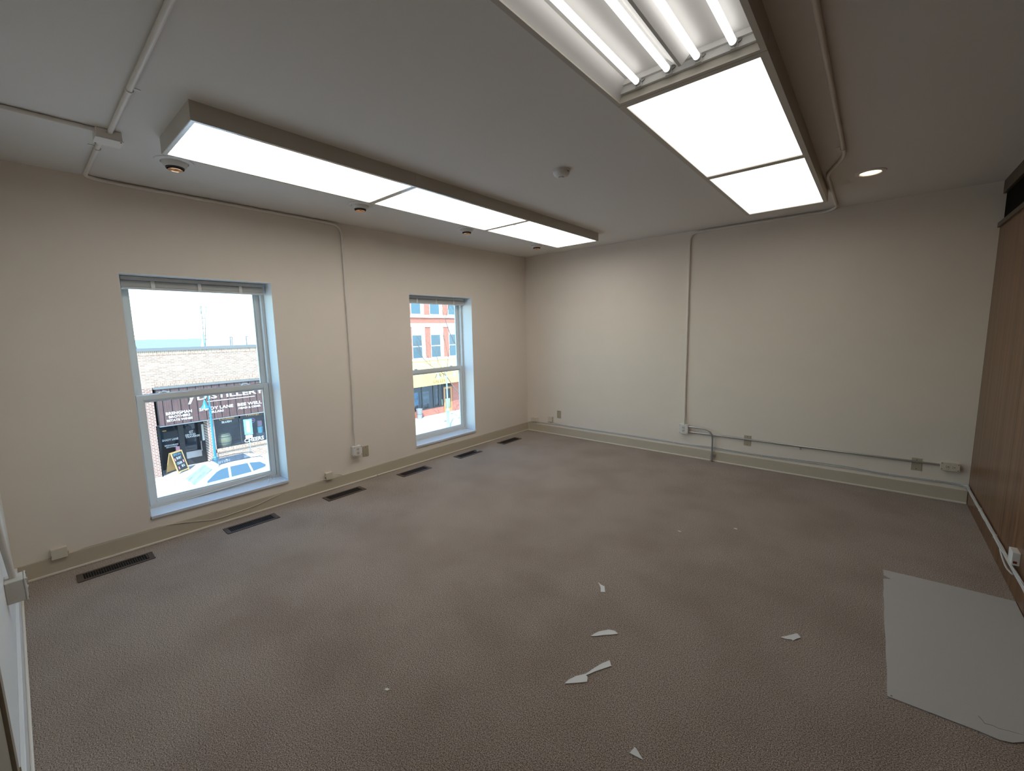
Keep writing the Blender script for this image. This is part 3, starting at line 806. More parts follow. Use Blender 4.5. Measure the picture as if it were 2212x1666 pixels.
# ================================================================== OUTSIDE, ACROSS THE STREET
G = -5.28                                       # pavement level across the street
DX = -22.4                                      # front of the shop opposite
BRICK_T = brick('tan_brick', (0.40, 0.28, 0.20), (0.30, 0.18, 0.12), (0.44, 0.385, 0.335))
BRICK_D = brick('brown_brick', (0.30, 0.135, 0.09), (0.21, 0.10, 0.075), (0.60, 0.53, 0.48))
SOLDIER = brick('soldier_brick', (0.42, 0.28, 0.19), (0.30, 0.17, 0.105), (0.46, 0.39, 0.32), False, 0.21, 0.075)
BRICK_R = brick('red_brick', (0.48, 0.15, 0.095), (0.38, 0.11, 0.07), (0.44, 0.20, 0.15))
STONE = mat('pale_stone', (0.62, 0.58, 0.53), 0.85, var=0.06, vscale=2)
CAPM = mat('parapet_metal', (0.19, 0.185, 0.18), 0.5, 0.3)
PLANK = wood('sign_plank', (0.075, 0.040, 0.036), (0.155, 0.092, 0.082), 0.7, (1, 22, 1.2))
LETTER = mat('sign_letters', (0.85, 0.84, 0.82), 0.5)
GOLD = mat('gold_letters', (0.55, 0.30, 0.09), 0.5)
DARKF = mat('dark_storefront_metal', (0.035, 0.038, 0.042), 0.4)
ALUM = mat('aluminium_frame', (0.42, 0.43, 0.44), 0.35, 0.7)
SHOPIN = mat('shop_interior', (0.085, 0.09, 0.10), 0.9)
SHOPGLASS = glass('shop_glass', (0.74, 0.80, 0.84), 0.05)
CONCRETE = mat('concrete', (0.52, 0.50, 0.47), 0.9, var=0.06, vscale=1.2)
ASPHALT = mat('asphalt', (0.46, 0.46, 0.46), 0.95, var=0.1, vscale=3)
TEAL = mat('teal_paint', (0.035, 0.19, 0.25), 0.35)
PALETEAL = mat('pale_teal_paint', (0.25, 0.45, 0.47), 0.35)
OAK = mat('barrel_oak', (0.55, 0.42, 0.20), 0.7, var=0.15, vscale=8)
PINE = mat('pine_frame', (0.55, 0.35, 0.14), 0.6)
CHALK = mat('chalkboard', (0.025, 0.03, 0.034), 0.8)
CHALKW = mat('chalk_white', (0.75, 0.78, 0.80), 0.9)
CHALKP = mat('chalk_pink', (0.65, 0.25, 0.27), 0.9)
CARW = mat('car_white_paint', (0.80, 0.80, 0.80), 0.2, coat=0.6)
CARG = mat('car_glass', (0.06, 0.10, 0.13), 0.06, spec=0.8)
CARWS = mat('car_windshield', (0.20, 0.27, 0.27), 0.06, var=0.35, vscale=2.5, spec=0.8)
RUBBER = mat('tyre_rubber', (0.02, 0.02, 0.02), 0.85)
ALLOY = mat('alloy_wheel', (0.35, 0.35, 0.36), 0.3, 0.9)
LAMPR = mat('red_tail_lamp', (0.35, 0.01, 0.01), 0.2)
AWN = mat('yellow_awning_fabric', (0.80, 0.56, 0.16), 0.85)
AWNTXT = mat('awning_letters', (0.20, 0.13, 0.06), 0.8)
DOORO = mat('orange_wood_door', (0.50, 0.22, 0.09), 0.5)
BARK = mat('bark', (0.13, 0.10, 0.08), 0.9)
WATER = mat('bay_water', (0.21, 0.35, 0.38), 0.6, spec=0.1)
PINK = mat('pink_display', (0.75, 0.32, 0.38), 0.6)
AQUA = mat('aqua_display', (0.14, 0.45, 0.48), 0.6)
SIGNB = mat('sign_blue', (0.16, 0.36, 0.50), 0.5)
NEONB = emit('neon_blue', (0.2, 0.35, 1.0), 1.2)
NEONR = emit('neon_red', (1.0, 0.25, 0.3), 0.9)
WINDARK = mat('far_window_glass', (0.07, 0.13, 0.17), 0.12, spec=0.4)
ART1 = mat('painting_blue', (0.22, 0.42, 0.55), 0.6, var=0.5, vscale=3)
ART2 = mat('painting_grey', (0.30, 0.30, 0.29), 0.6, var=0.3, vscale=3)
ZINC = mat('zinc_can', (0.35, 0.36, 0.36), 0.5, 0.5)

tag(MB().box(-17.9, -0.29, -60, 70, G - 0.35, G - 0.14).build('road', ASPHALT), 'pale sunlit street below the windows', None, kind=S)
sw = tag(MB().box(-24.4, -17.9, -60, 70, G - 0.35, G).build('sidewalk', CONCRETE), 'pale concrete sidewalk across the street', None, kind=S)
tag(MB().box(-0.29, 14, -14, 10, G - 0.35, -0.07).build('building_base', BRICK_R), 'storey of our own building below the room', None, kind=S)
tag(MB().prism([(-60, -500), (-60, 10.0), (-900, 218), (-900, -500)], 2, -0.9, -0.4).build('bay_water', WATER), 'strip of blue bay water above the roof line', None, kind=S)

far = thing('added_white_box', 'long white box added far behind the shop roof as bright sky', 'building')  # added white mass standing in for the blank bright sky beyond the roof
MB().box(-130, -95, 28.6, 90, G, 1.35).build('box_body', LETTER, far)
MB().box(-125, -100, 33, 84, 1.35, 1.40).build('roof', LETTER, far)
def text(body, m, parent, D, y0, y1, z0, z1, ext=0.015, name='lettering', off=0.0):
    """text standing on a plane x = D that faces the room, filling y0..y1 and z0..z1"""
    cu = bpy.data.curves.new(name, 'FONT')
    cu.body = body; cu.extrude = 0.02; cu.resolution_u = 2; cu.offset = 0.018
    tmp = bpy.data.objects.new(name, cu); COL.objects.link(tmp)
    me = bpy.data.meshes.new_from_object(tmp.evaluated_get(bpy.context.evaluated_depsgraph_get()))
    bpy.data.objects.remove(tmp)
    xs = [v.co.x for v in me.vertices]; ys_ = [v.co.y for v in me.vertices]
    ax, bx, ay, by = min(xs), max(xs), min(ys_), max(ys_)
    for v in me.vertices:
        x, y, z = v.co
        v.co = (D + ext * 0.5 + off + z / 0.02 * ext * 0.5, y0 + (x - ax) / (bx - ax) * (y1 - y0), z0 + (y - ay) / (by - ay) * (z1 - z0))
    me.materials.clear(); me.materials.append(m)
    o = bpy.data.objects.new(name, me); COL.objects.link(o); o.parent = parent
    return o

# ---- the shop with the plank sign
shop = thing('distillery_shop', 'tan brick shop with plank sign reading DISTILLERY across the street', 'building')
TOP = 0.94
sy0, sy1 = -0.83, 4.30                            # sign extent
MB().box(DX - 0.35, DX, -9, 11, -0.82, TOP).box(DX - 0.35, DX, sy1, 11, G, -0.82).build('brick_wall', BRICK_T, shop)
MB().box(DX - 0.35, DX, -9, -0.91, G, -0.82).build('brick_pier', BRICK_D, shop)
MB().box(DX - 4, DX - 0.35, -9, 11, TOP - 0.4, TOP - 0.3).build('roof', CAPM, shop)
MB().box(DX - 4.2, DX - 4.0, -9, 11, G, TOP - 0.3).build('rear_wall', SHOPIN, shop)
MB().box(DX - 0.42, DX + 0.06, -9, 11, TOP, TOP + 0.15).build('parapet_cap', CAPM, shop)
MB().box(DX - 0.01, DX + 0.012, -9, 11, TOP - 0.20, TOP).box(DX - 0.01, DX + 0.012, sy0, 11, -0.80, -0.58).build('soldier_course', SOLDIER, shop)
# plank sign
SX = DX + 0.24
sign = MB().box(DX, SX - 0.03, sy0, sy1, -2.72, -0.90).build('sign_board', DARKF, shop)
ps = [-0.83, -0.62, -0.27, 0.08, 0.42, 0.76, 1.11, 1.45, 1.79, 2.14, 2.49, 2.83, 3.18, 3.53, 3.88, 4.30]
for a, b in zip(ps, ps[1:]):
    MB().box(SX - 0.03, SX + random.uniform(-.004, .004), a + 0.018, b - 0.018, -2.71, -0.91).build('plank', PLANK, sign)
MB().box(DX, SX + 0.05, sy0 - 0.06, sy1, -0.90, -0.82).build('sign_cap', CAPM, shop)
MB().box(DX, SX + 0.01, sy0, sy1, -2.76, -2.72).build('sign_edge', ALUM, shop)
text('DISTILLERY', LETTER, sign, SX, 0.78, 3.91, -1.64, -1.37)
text('y', LETTER, sign, SX, 0.36, 0.74, -1.79, -1.24)
MB().box(SX, SX + 0.012, 1.20, 3.43, -1.785, -1.755).build('underline', LETTER, sign)
text('BRENGMAN', LETTER, sign, SX, -0.55, 0.50, -2.21, -2.07)
text('BROTHERS', LETTER, sign, SX, -0.45, 0.42, -2.38, -2.26)
text('ESTATE WINES', LETTER, sign, SX, -0.54, 0.50, -2.55, -2.44)
text('SHADY LANE', LETTER, sign, SX, 0.81, 2.34, -2.22, -2.06)
text('CELLARS', LETTER, sign, SX, 1.20, 1.88, -2.39, -2.28)
text('BEE WELL', LETTER, sign, SX, 2.55, 3.75, -2.22, -2.06)
text('MEAD & CIDER', LETTER, sign, SX, 2.58, 3.69, -2.39, -2.29)
# recessed entrance
AX = -23.6
MB().box(AX - 0.2, DX - 0.02, -0.91, 1.30, -2.74, -2.70).box(AX - 0.2, AX, -0.91, 1.44, -2.95, -2.74).build('entrance_soffit', DARKF, shop)
MB().box(AX, DX - 0.0, -0.95, -0.90, G, -2.72).build('entrance_side_wall', DARKF, shop)
MB().box(AX, DX, 1.26, 1.42, G, -2.72).build('brick_return', BRICK_D, shop)
MB().box(DX - 0.02, DX + 0.02, 1.13, 1.44, G, -2.72).build('brick_return', BRICK_D, shop)
MB().box(AX - 0.1, DX, -0.91, 1.30, G, G + 0.02).build('entrance_floor', CONCRETE, shop)
sf = MB()
for a, b in ((-0.91, -0.62), (0.12, 0.30), (1.10, 1.30)):
    sf.box(AX - 0.06, AX, a, b, G, -2.74)
sf.box(AX - 0.06, AX, -0.62, 0.12, G, G + 0.30)
sf.build('door_surround', DARKF, shop)
MB().box(AX - 0.05, AX - 0.03, -0.62, 0.12, G + 0.30, -2.95).build('side_pane', SHOPGLASS, shop)
door = MB().box(AX - 0.05, AX - 0.01, 0.30, 0.36, G + 0.02, -2.95).box(AX - 0.05, AX - 0.01, 1.05, 1.10, G + 0.02, -2.95).box(AX - 0.05, AX - 0.01, 0.36, 1.05, G + 0.02, -4.90).box(AX - 0.05, AX - 0.01, 0.36, 1.05, -4.54, -4.50).box(AX - 0.05, AX - 0.01, 0.36, 1.05, -3.03, -2.95).build('shop_door', DARKF, shop)
MB().box(AX - 0.04, AX - 0.03, 0.36, 1.05, -4.50, -3.03).build('door_pane', SHOPGLASS, door)
MB().box(AX - 0.04, AX - 0.025, 0.36, 1.05, -4.90, -4.54).build('lower_pane', ALUM, door)
MB().box(AX, AX + 0.05, 1.03, 1.07, -4.60, -4.05).build('door_handle', ALUM, door)
MB().box(AX + 0.0, AX + 0.015, 1.14, 1.24, -4.05, -3.15).build('notice', OUTLET, shop)
text('GT', LETTER, door, AX - 0.012, 0.58, 0.76, -3.55, -3.41, 0.004)
text('GRAND', LETTER, door, AX - 0.012, 0.40, 0.86, -3.66, -3.57, 0.004)
text('TRAVERSE', LETTER, door, AX - 0.012, 0.40, 1.04, -3.78, -3.68, 0.004)
text('SHADY LANE', LETTER, shop, AX - 0.028, -0.58, 0.10, -3.77, -3.66, 0.004)
text('BRENGMAN', LETTER, shop, AX - 0.028, -0.50, 0.06, -4.05, -3.97, 0.004)
text('BROTHERS', LETTER, shop, AX - 0.028, -0.44, 0.02, -4.14, -4.08, 0.004)
MB().box(AX - 0.028, AX - 0.02, -0.52, -0.36, -3.25, -3.19).build('amber_sticker', GOLD, shop)
MB().box(AX - 0.028, AX - 0.02, -0.06, 0.11, -4.42, -4.14).build('pink_notice', PINK, shop)
# display window
wy0, wy1 = 1.44, 4.02
MB().box(DX - 0.35, DX - 0.05, 1.42, sy1, G, -4.60).build('window_knee_wall', BRICK_T, shop)
MB().box(DX - 0.35, DX + 0.02, 1.40, sy1, -4.60, -4.42).build('window_sill_course', SOLDIER, shop)
fr = MB()
for y in (wy0, 2.66, wy1): fr.box(DX - 0.12, DX - 0.05, y - 0.035, y + 0.035, -4.42, -2.72)
fr.box(DX - 0.12, DX - 0.05, wy0, wy1, -2.93, -2.72); fr.box(DX - 0.12, DX - 0.05, wy0, wy1, -4.42, -4.38)
dw = fr.build('display_window', DARKF, shop)
MB().box(DX - 0.09, DX - 0.08, wy0 + .035, 2.625, -4.38, -2.93).build('pane', SHOPGLASS, dw)
MB().box(DX - 0.09, DX - 0.08, 2.695, wy1 - .035, -4.38, -2.93).build('pane', SHOPGLASS, dw)
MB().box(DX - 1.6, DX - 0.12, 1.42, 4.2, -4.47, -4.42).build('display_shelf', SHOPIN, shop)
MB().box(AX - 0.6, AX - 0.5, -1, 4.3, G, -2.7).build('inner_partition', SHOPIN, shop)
text('Cocktails', GOLD, dw, DX - 0.05, 1.70, 2.42, -2.90, -2.79, 0.006)
text('Tastings', GOLD, dw, DX - 0.05, 2.95, 3.66, -2.91, -2.79, 0.006)
text('SLUSH', LETTER, dw, DX - 0.08, 1.81, 2.27, -3.08, -2.97, 0.006)
text('CHEERS', LETTER, dw, DX - 0.08, 2.80, 3.80, -4.37, -4.15, 0.006)
neon = thing('neon_oval_sign', 'small blue oval neon sign hanging in the shop window', 'neon sign', (0, 0, 0))
ring = [Vector((DX - 0.22, 3.28 + 0.19 * math.cos(2 * PI * k / 24), -3.20 + 0.13 * math.sin(2 * PI * k / 24))) for k in range(25)]
MB().tube(ring, 0.014, 6).build('oval_tube', NEONB, neon)
MB().box(DX - 0.225, DX - 0.215, 3.14, 3.42, -3.23, -3.17).build('lettering_tube', NEONR, neon)
bar = thing('whiskey_barrel', 'pale oak barrel standing in the shop display window', 'barrel', (DX - 0.48, 1.98, -4.42))
MB().lathe([(0.24, 0), (0.30, 0.18), (0.325, 0.36), (0.30, 0.54), (0.24, 0.70), (0, 0.69)], (0, 0, 0), 20).build('staves', OAK, bar, True)
for z, rr in ((0.06, 0.267), (0.20, 0.312), (0.52, 0.312), (0.64, 0.267)):
    MB().lathe([(rr, z), (rr + 0.006, z + 0.02), (rr, z + 0.04)], (0, 0, 0), 20).build('hoop', CAPM, bar, True)
disp = thing('window_display', 'pink and aqua bottle gift display at right of shop window', 'display', (0, 0, 0))
MB().box(DX - 0.4, DX - 0.25, 3.62, 3.84, -3.62, -3.28).build('pink_bag', PINK, disp, bevel=0.03)
MB().lathe([(0.12, 0), (0.14, 0.34), (0.145, 0.36)], (DX - 0.33, 3.74, -4.0), 16).build('aqua_bucket', AQUA, disp, True)
MB().box(DX - 0.5, DX - 0.15, 3.55, 3.9, -4.42, -4.0).build('plinth', SHOPIN, disp)
mast = thing('roof_mast', 'tall thin ladder mast standing on the shop roof', 'mast', (0, 0, 0))
mx = -24.0
def mastpt(px, py): return onx(240 + px / 5.53, 570 + py / 5.53, mx)
for a, b in (((1118, 1000), (1075, 510)), ((1128, 1000), (1122, 600))):
    MB().tube([mastpt(*a), mastpt(*b)], 0.022, 6).build('pole', CAPM, mast)
MB().tube([mastpt(1060, 508), mastpt(1130, 508)], 0.022, 6).build('cross_bar', CAPM, mast)
MB().tube([mastpt(1062, 508), mastpt(1072, 600)], 0.018, 6).tube([mastpt(1130, 508), mastpt(1140, 600)], 0.018, 6).build('loop_bars', CAPM, mast)
MB().tube([mastpt(1118, 1000), mastpt(1100, 835)], 0.035, 8).build('sleeve', SIGNB, mast)
for py in (650, 775, 860, 905):
    q = mastpt(1095 + (py - 650) * 0.1, py)
    MB().tube([q + Vector((0, -0.06, 0)), q + Vector((0, 0.10, 0))], 0.02, 5).build('rung', CAPM, mast)
for (bx_, by_), (tx_, ty_), lab in (((1430, 995), (1423, 875), 'short double vent pipe on the shop roof, left one'), ((1622, 990), (1612, 870), 'short vent pipe on the shop roof, right one')):
    vp = thing('vent_pipe', lab, 'vent pipe', (0, 0, 0), 'vent pipes on the shop roof')
    a, b = mastpt(bx_, by_), mastpt(tx_, ty_)
    MB().tube([a, b], 0.03, 8).build('pipe', CAPM, vp)
    if 'double' in lab:
        MB().tube([a + Vector((0, 0.09, 0)), b + Vector((0, 0.09, 0))], 0.022, 8).build('pipe', CAPM, vp)
    MB().tube([b + Vector((0, -0.05, 0)), b + Vector((0, 0.10, 0))], 0.022, 8).build('cap', CAPM, vp)
MB().box(mx - 0.05, mx + 0.05, 1.7, 4.1, TOP - 0.3, TOP + 0.02).build('roof_curb', CAPM, shop)

# ---- teal street lamp
def street_lamp(label, loc, m, heads, z_arm, z_top, group):
    t = thing('street_lamp', label, 'street lamp', loc, group)
    MB().lathe([(0.17, 0), (0.17, 0.1), (0.12, 0.18), (0.10, 0.5), (0.085, 1.15), (0.085, 1.18), (0.13, 1.24), (0.145, 1.32), (0.11, 1.41), (0.065, 1.46), (0.058, 1.5)], (0, 0, 0), 20).build('base', m, t, True)
    MB().lathe([(0.056, 1.5), (0.046, z_arm - 0.5), (0.046, z_arm - 0.45), (0.058, z_arm - 0.44), (0.058, z_arm - 0.40), (0.046, z_arm - 0.39), (0.046, z_arm - 0.25), (0.062, z_arm - 0.24), (0.062, z_arm - 0.18), (0.05, z_arm - 0.17), (0.05, z_arm + 0.02), (0.028, z_arm + 0.06), (0.024, z_top)], (0, 0, 0), 20).build('pole', m, t, True)
    for s, off in heads:
        hd = MB().lathe([(0.155, -0.02), (0.160, 0.0), (0.13, 0.05), (0.085, 0.10), (0.06, 0.22), (0.045, 0.28), (0.03, 0.33), (0.0, 0.36)], (0, s * off, z_arm), 24).build('lamp_head', m, t, True)
        MB().lathe([(0.0, -0.10), (0.06, -0.085), (0.10, -0.04), (0.11, -0.015)], (0, s * off, z_arm), 20).build('globe', OUTLET, hd, True)
        MB().tube(smooth_path([(0, s * off, z_arm + 0.34), (0, s * off * 0.95, z_arm + 0.55), (0, s * off * 0.6, z_arm + 0.66), (0, 0.01 * s, z_arm + 0.5)], 5), 0.016, 8).build('arm', m, t, True)
        MB().tube([(0, 0, z_arm), (0, s * (off - 0.15), z_arm)], 0.012, 6).build('brace', m, t)
    return t
GLAMP = 'street lamps across the street'
street_lamp('bright teal street lamp with one bell head before the distillery', (-18.3, 0.325, G), TEAL, [(-1, 0.17)], G and (-1.53 - G), (-0.9 - G), GLAMP)
street_lamp('pale teal street lamp with two bell heads before the gallery', (-18.7, 14.52, G), PALETEAL, [(-1, 0.74), (1, 0.76)], (-1.52 - G), (-0.6 - G), GLAMP)

# ---- parking sign
pk = thing('street_sign', 'blue and white street sign on a thin post before shop window', 'street sign', (-18.1, 1.70, G))
MB().tube([(0, 0, 0), (0, 0, 2.9)], 0.022, 8).build('post', STEEL, pk)
rot = Matrix.Rotation(math.radians(-35), 4, 'Z')
pl = MB().box(0.02, 0.035, -0.17, 0.17, 2.25, 2.98).build('sign_plate', SIGNB, pk)
MB().box(0.036, 0.038, -0.07, 0.07, 2.35, 2.92).build('white_panel', OUTLET, pl)
MB().box(0.02, 0.035, -0.14, 0.14, 2.08, 2.22).build('lower_plate', OUTLET, pk)
pk.rotation_euler = (0, 0, math.radians(-25))

# ---- A-frame chalkboard
af = thing('sandwich_board', 'pine framed chalkboard sandwich board on the sidewalk', 'sandwich board', (-22.66, -0.27, G))
af.rotation_euler = (0, 0, math.radians(36))
def leaf(sgn):
    """a leaning frame: bottom at x = sgn*0.34, top at x = 0.02*sgn, height 1.1"""
    b0 = Vector((sgn * 0.34, 0, 0)); t0 = Vector((sgn * 0.03, 0, 1.10))
    up = t0 - b0; lenu = up.length; upn = up.normalized(); nrm = Vector((upn.z, 0, -upn.x)) * sgn
    m = MB()
    for y in (-0.31, 0.31):
        m.obox(b0 + up * 0.5 + Vector((0, y, 0)), Vector((0, 0.025, 0)), upn * lenu * 0.5, nrm * 0.014)
    for f_ in (0.10, 0.97):
        m.obox(b0 + up * f_, Vector((0, 0.29, 0)), upn * 0.028, nrm * 0.013)
    fo = m.build('frame', PINE, af)
    MB().obox(b0 + up * 0.535, Vector((0, 0.29, 0)), upn * lenu * 0.415, nrm * 0.006).build('board', CHALK if sgn > 0 else PINE, fo)
    return b0, up, upn, nrm, fo
b0, up, upn, nrm, fo = leaf(1); leaf(-1)
def chalk(body, m, y0, y1, f0, f1):
    cu = bpy.data.curves.new('chalk_lettering', 'FONT'); cu.body = body; cu.resolution_u = 2
    tmp = bpy.data.objects.new('t', cu); COL.objects.link(tmp)
    me = bpy.data.meshes.new_from_object(tmp.evaluated_get(bpy.context.evaluated_depsgraph_get())); bpy.data.objects.remove(tmp)
    xs = [v.co.x for v in me.vertices]; ys_ = [v.co.y for v in me.vertices]
    for v in me.vertices:
        a = (v.co.x - min(xs)) / (max(xs) - min(xs)); b = (v.co.y - min(ys_)) / (max(ys_) - min(ys_))
        v.co = b0 + up * (f0 + (f1 - f0) * b) + Vector((0, y0 + (y1 - y0) * a, 0)) + nrm * 0.009
    me.materials.clear(); me.materials.append(m)
    o = bpy.data.objects.new('chalk_lettering', me); COL.objects.link(o); o.parent = fo
chalk('SPECIAL', SIGNB, -0.24, 0.22, 0.82, 0.92); chalk('BURT', CHALKW, -0.12, 0.16, 0.64, 0.75)
chalk('CIDER', CHALKW, -0.20, 0.10, 0.42, 0.52); chalk('$5', CHALKW, 0.0, 0.18, 0.25, 0.36)
for y, f_ in ((-0.22, 0.66), (0.20, 0.50), (-0.17, 0.26)):
    MB().obox(b0 + up * f_ + Vector((0, y, 0)) + nrm * 0.009, Vector((0, 0.03, 0)), upn * 0.07, nrm * 0.001).build('chalk_drawing', CHALKP, fo)

# ---- parked white car, nose to the left
car = thing('parked_car', 'white hatchback SUV with black sunroof parked across the street', 'car', (-17.02, 0.12, G - 0.14))
car.scale = (0.95, 0.93, 0.97)
def loft(rings, m, name, parent, smooth=True):
    mb = MB(); n = len(rings[0]); V = [q for r in rings for q in r]; F = []
    for i in range(len(rings) - 1):
        for k in range(n - 1):
            F.append((i * n + k, i * n + k + 1, (i + 1) * n + k + 1, (i + 1) * n + k))
    F.append(tuple(range(n))); F.append(tuple(range((len(rings) - 1) * n, len(rings) * n))[::-1])
    return mb.add(V, F).build(name, m, parent, smooth)
def body_ring(y, hw, zt, zb=0.30):
    half = [(hw * 0.90, zb), (hw, zb + 0.22), (hw * 1.0, zt - 0.22), (hw * 0.96, zt - 0.05), (hw * 0.86, zt)]
    return [(-x, y, z) for x, z in half] + [(0, y, zt + 0.02)] + [(x, y, z) for x, z in half[::-1]] + [(-half[0][0], y, zb)]
body = loft([body_ring(*q) for q in ((-2.38, .66, .72, .38), (-2.30, .78, .84), (-2.05, .86, .97), (-1.55, .89, 1.06), (-1.10, .90, 1.10), (-0.5, .91, 1.11), (0.5, .91, 1.12), (1.4, .91, 1.15), (1.9, .88, 1.15), (2.10, .82, 1.10), (2.17, .74, .92, .40))], CARW, 'body', car)
def cabin_ring(y0, hw0, z0, y1, hw1, z1):
    return [(-hw0, y0, z0), (-hw0 + (hw0 - hw1) * .55, y0 + (y1 - y0) * .6, z0 + (z1 - z0) * .62), (-hw1, y1, z1 - 0.03), (-hw1 * .8, y1, z1), (0, y1, z1 + 0.02), (hw1 * .8, y1, z1), (hw1, y1, z1 - 0.03), (hw0 - (hw0 - hw1) * .55, y0 + (y1 - y0) * .6, z0 + (z1 - z0) * .62), (hw0, y0, z0)]
loft([cabin_ring(*q) for q in ((-1.20, .78, 1.06, -0.40, .60, 1.60), (-0.85, .86, 1.07, -0.25, .63, 1.67), (0.2, .87, 1.08, 0.3, .65, 1.72), (1.2, .87, 1.10, 1.2, .64, 1.70), (1.75, .84, 1.12, 1.60, .60, 1.64), (2.02, .76, 1.12, 1.72, .54, 1.58))], CARW, 'cabin', car)
def side_glass(pts):
    """pts (y,z) on the slanted cabin side; both sides of the car"""
    for s in (1, -1):
        V = []
        for y, z in pts:
            f_ = (z - 1.09) / 0.60
            V.append((s * (0.885 - 0.200 * max(0, f_) ** 1.15 + 0.006), y, z))
        V2 = [(x - s * 0.04, y, z) for x, y, z in V]; n = len(V)
        MB().add(V + V2, [tuple(range(n)), tuple(range(n, 2 * n))[::-1]] + [(i, (i + 1) % n, n + (i + 1) % n, n + i) for i in range(n)]).build('side_window', CARG, car)
side_glass([(-0.80, 1.14), (0.10, 1.15), (0.12, 1.57), (-0.12, 1.55), (-0.32, 1.48)])
side_glass([(0.20, 1.15), (1.02, 1.17), (0.92, 1.57), (0.22, 1.575)])
side_glass([(1.10, 1.18), (1.62, 1.26), (1.66, 1.34), (1.45, 1.50), (1.00, 1.565)])
MB().add([(-.68, -1.17, 1.12), (.68, -1.17, 1.12), (.56, -0.44, 1.605), (-.56, -0.44, 1.605), (-.70, -1.165, 1.09), (.70, -1.165, 1.09), (.56, -0.42, 1.58), (-.56, -0.42, 1.58)], [(0, 1, 2, 3), (4, 7, 6, 5), (0, 4, 5, 1), (1, 5, 6, 2), (2, 6, 7, 3), (3, 7, 4, 0)]).build('windshield', CARWS, car)
MB().add([(-.62, 2.035, 1.18), (.62, 2.035, 1.18), (.48, 1.755, 1.55), (-.48, 1.755, 1.55), (-.62, 2.0, 1.18), (.62, 2.0, 1.18), (.48, 1.72, 1.55), (-.48, 1.72, 1.55)], [(0, 1, 2, 3), (4, 7, 6, 5), (0, 4, 5, 1), (1, 5, 6, 2), (2, 6, 7, 3), (3, 7, 4, 0)]).build('rear_window', CARG, car)
MB().add([(-.50, -0.15, 1.73), (.50, -0.15, 1.73), (.50, 1.15, 1.752), (-.50, 1.15, 1.752), (-.50, -0.15, 1.69), (.50, -0.15, 1.69), (.50, 1.15, 1.72), (-.50, 1.15, 1.72)], [(0, 1, 2, 3), (4, 7, 6, 5), (0, 4, 5, 1), (1, 5, 6, 2), (2, 6, 7, 3), (3, 7, 4, 0)]).build('sunroof', CARG, car)
for s in (-1, 1):
    MB().tube(smooth_path([(s * .62, -0.2, 1.66), (s * .62, 0.0, 1.745), (s * .62, 0.9, 1.765), (s * .60, 1.5, 1.72), (s * .60, 1.62, 1.65)], 4), 0.015, 6).build('roof_rail', DARKF, car)
    MB().obox((s * 0.98, -0.82, 1.17), (0.09, 0, 0), (0, 0.05, 0), (0, 0, 0.065)).build('wing_mirror', CARW, car, bevel=0.02)
    for y in (-1.52, 1.30):
        wh = MB().lathe([(0.0, -0.10), (0.22, -0.10), (0.33, -0.09), (0.345, -0.05), (0.345, 0.05), (0.33, 0.09), (0.22, 0.10), (0.0, 0.10)], (s * 0.82, y, 0.345), 24, 0).build('wheel', RUBBER, car, True)
        MB().lathe([(0.21, 0), (0.20, 0.012), (0.05, 0.02), (0, 0.02)] if s > 0 else [(0.21, 0), (0.20, -0.012), (0.05, -0.02), (0, -0.02)], (s * 0.92, y, 0.345), 20, 0).build('rim', ALLOY, wh, True)
    for y in (-0.02, 0.95):
        MB().box(s * 0.905, s * 0.925, y, y + 0.16, 1.00, 1.03).build('door_handle', CARW, car)
    MB().box(s * 0.62, s * 0.80, 2.08, 2.165, 0.92, 1.10).build('tail_lamp', LAMPR, car)
    MB().box(s * 0.52, s * 0.78, -2.345, -2.22, 0.74, 0.86).build('head_lamp', OUTLET, car)

# ---- red brick gallery
gal = thing('gallery_building', 'red brick building with white stone bands and yellow awning', 'building')
GX = -23.6
gy0, gy1 = 13.2, 26.0
MB().box(GX - 0.4, GX, gy0, gy1, -0.62, 7.0).build('brick_wall', BRICK_R, gal)
MB().box(GX - 6, GX - 0.4, gy0, gy1, 6.6, 6.8).box(GX - 6, GX - 5.8, gy0, gy1, G, 6.6).build('rear_shell', SHOPIN, gal)
for z0, z1, d_ in ((2.76, 2.97, 0.09), (2.01, 2.31, 0.05), (-0.72, -0.50, 0.08), (5.2, 5.45, 0.08)):
    MB().box(GX - 0.02, GX + d_, gy0, gy1, z0, z1).build('stone_band', STONE, gal)
wx = [(13.45, 14.45), (15.40, 16.27), (17.25, 18.19), (19.21, 20.15), (21.15, 22.1), (23.1, 24.05)]
for a, b in wx:
    for z0, z1, mz in ((-0.44, 1.36, 0.48), (3.05, 4.95, 4.0)):
        w_ = MB().box(GX, GX + 0.04, a - 0.02, b + 0.37, z0 - 0.06, 2.0 if z0 < 0 else z1 + 0.35).build('window_surround', STONE, gal)
        MB().box(GX + 0.04, GX + 0.05, a, b, z0, mz - 0.04).build('pane', WINDARK, w_)
        MB().box(GX + 0.04, GX + 0.05, a, b, mz + 0.04, z1).build('pane', WINDARK, w_)
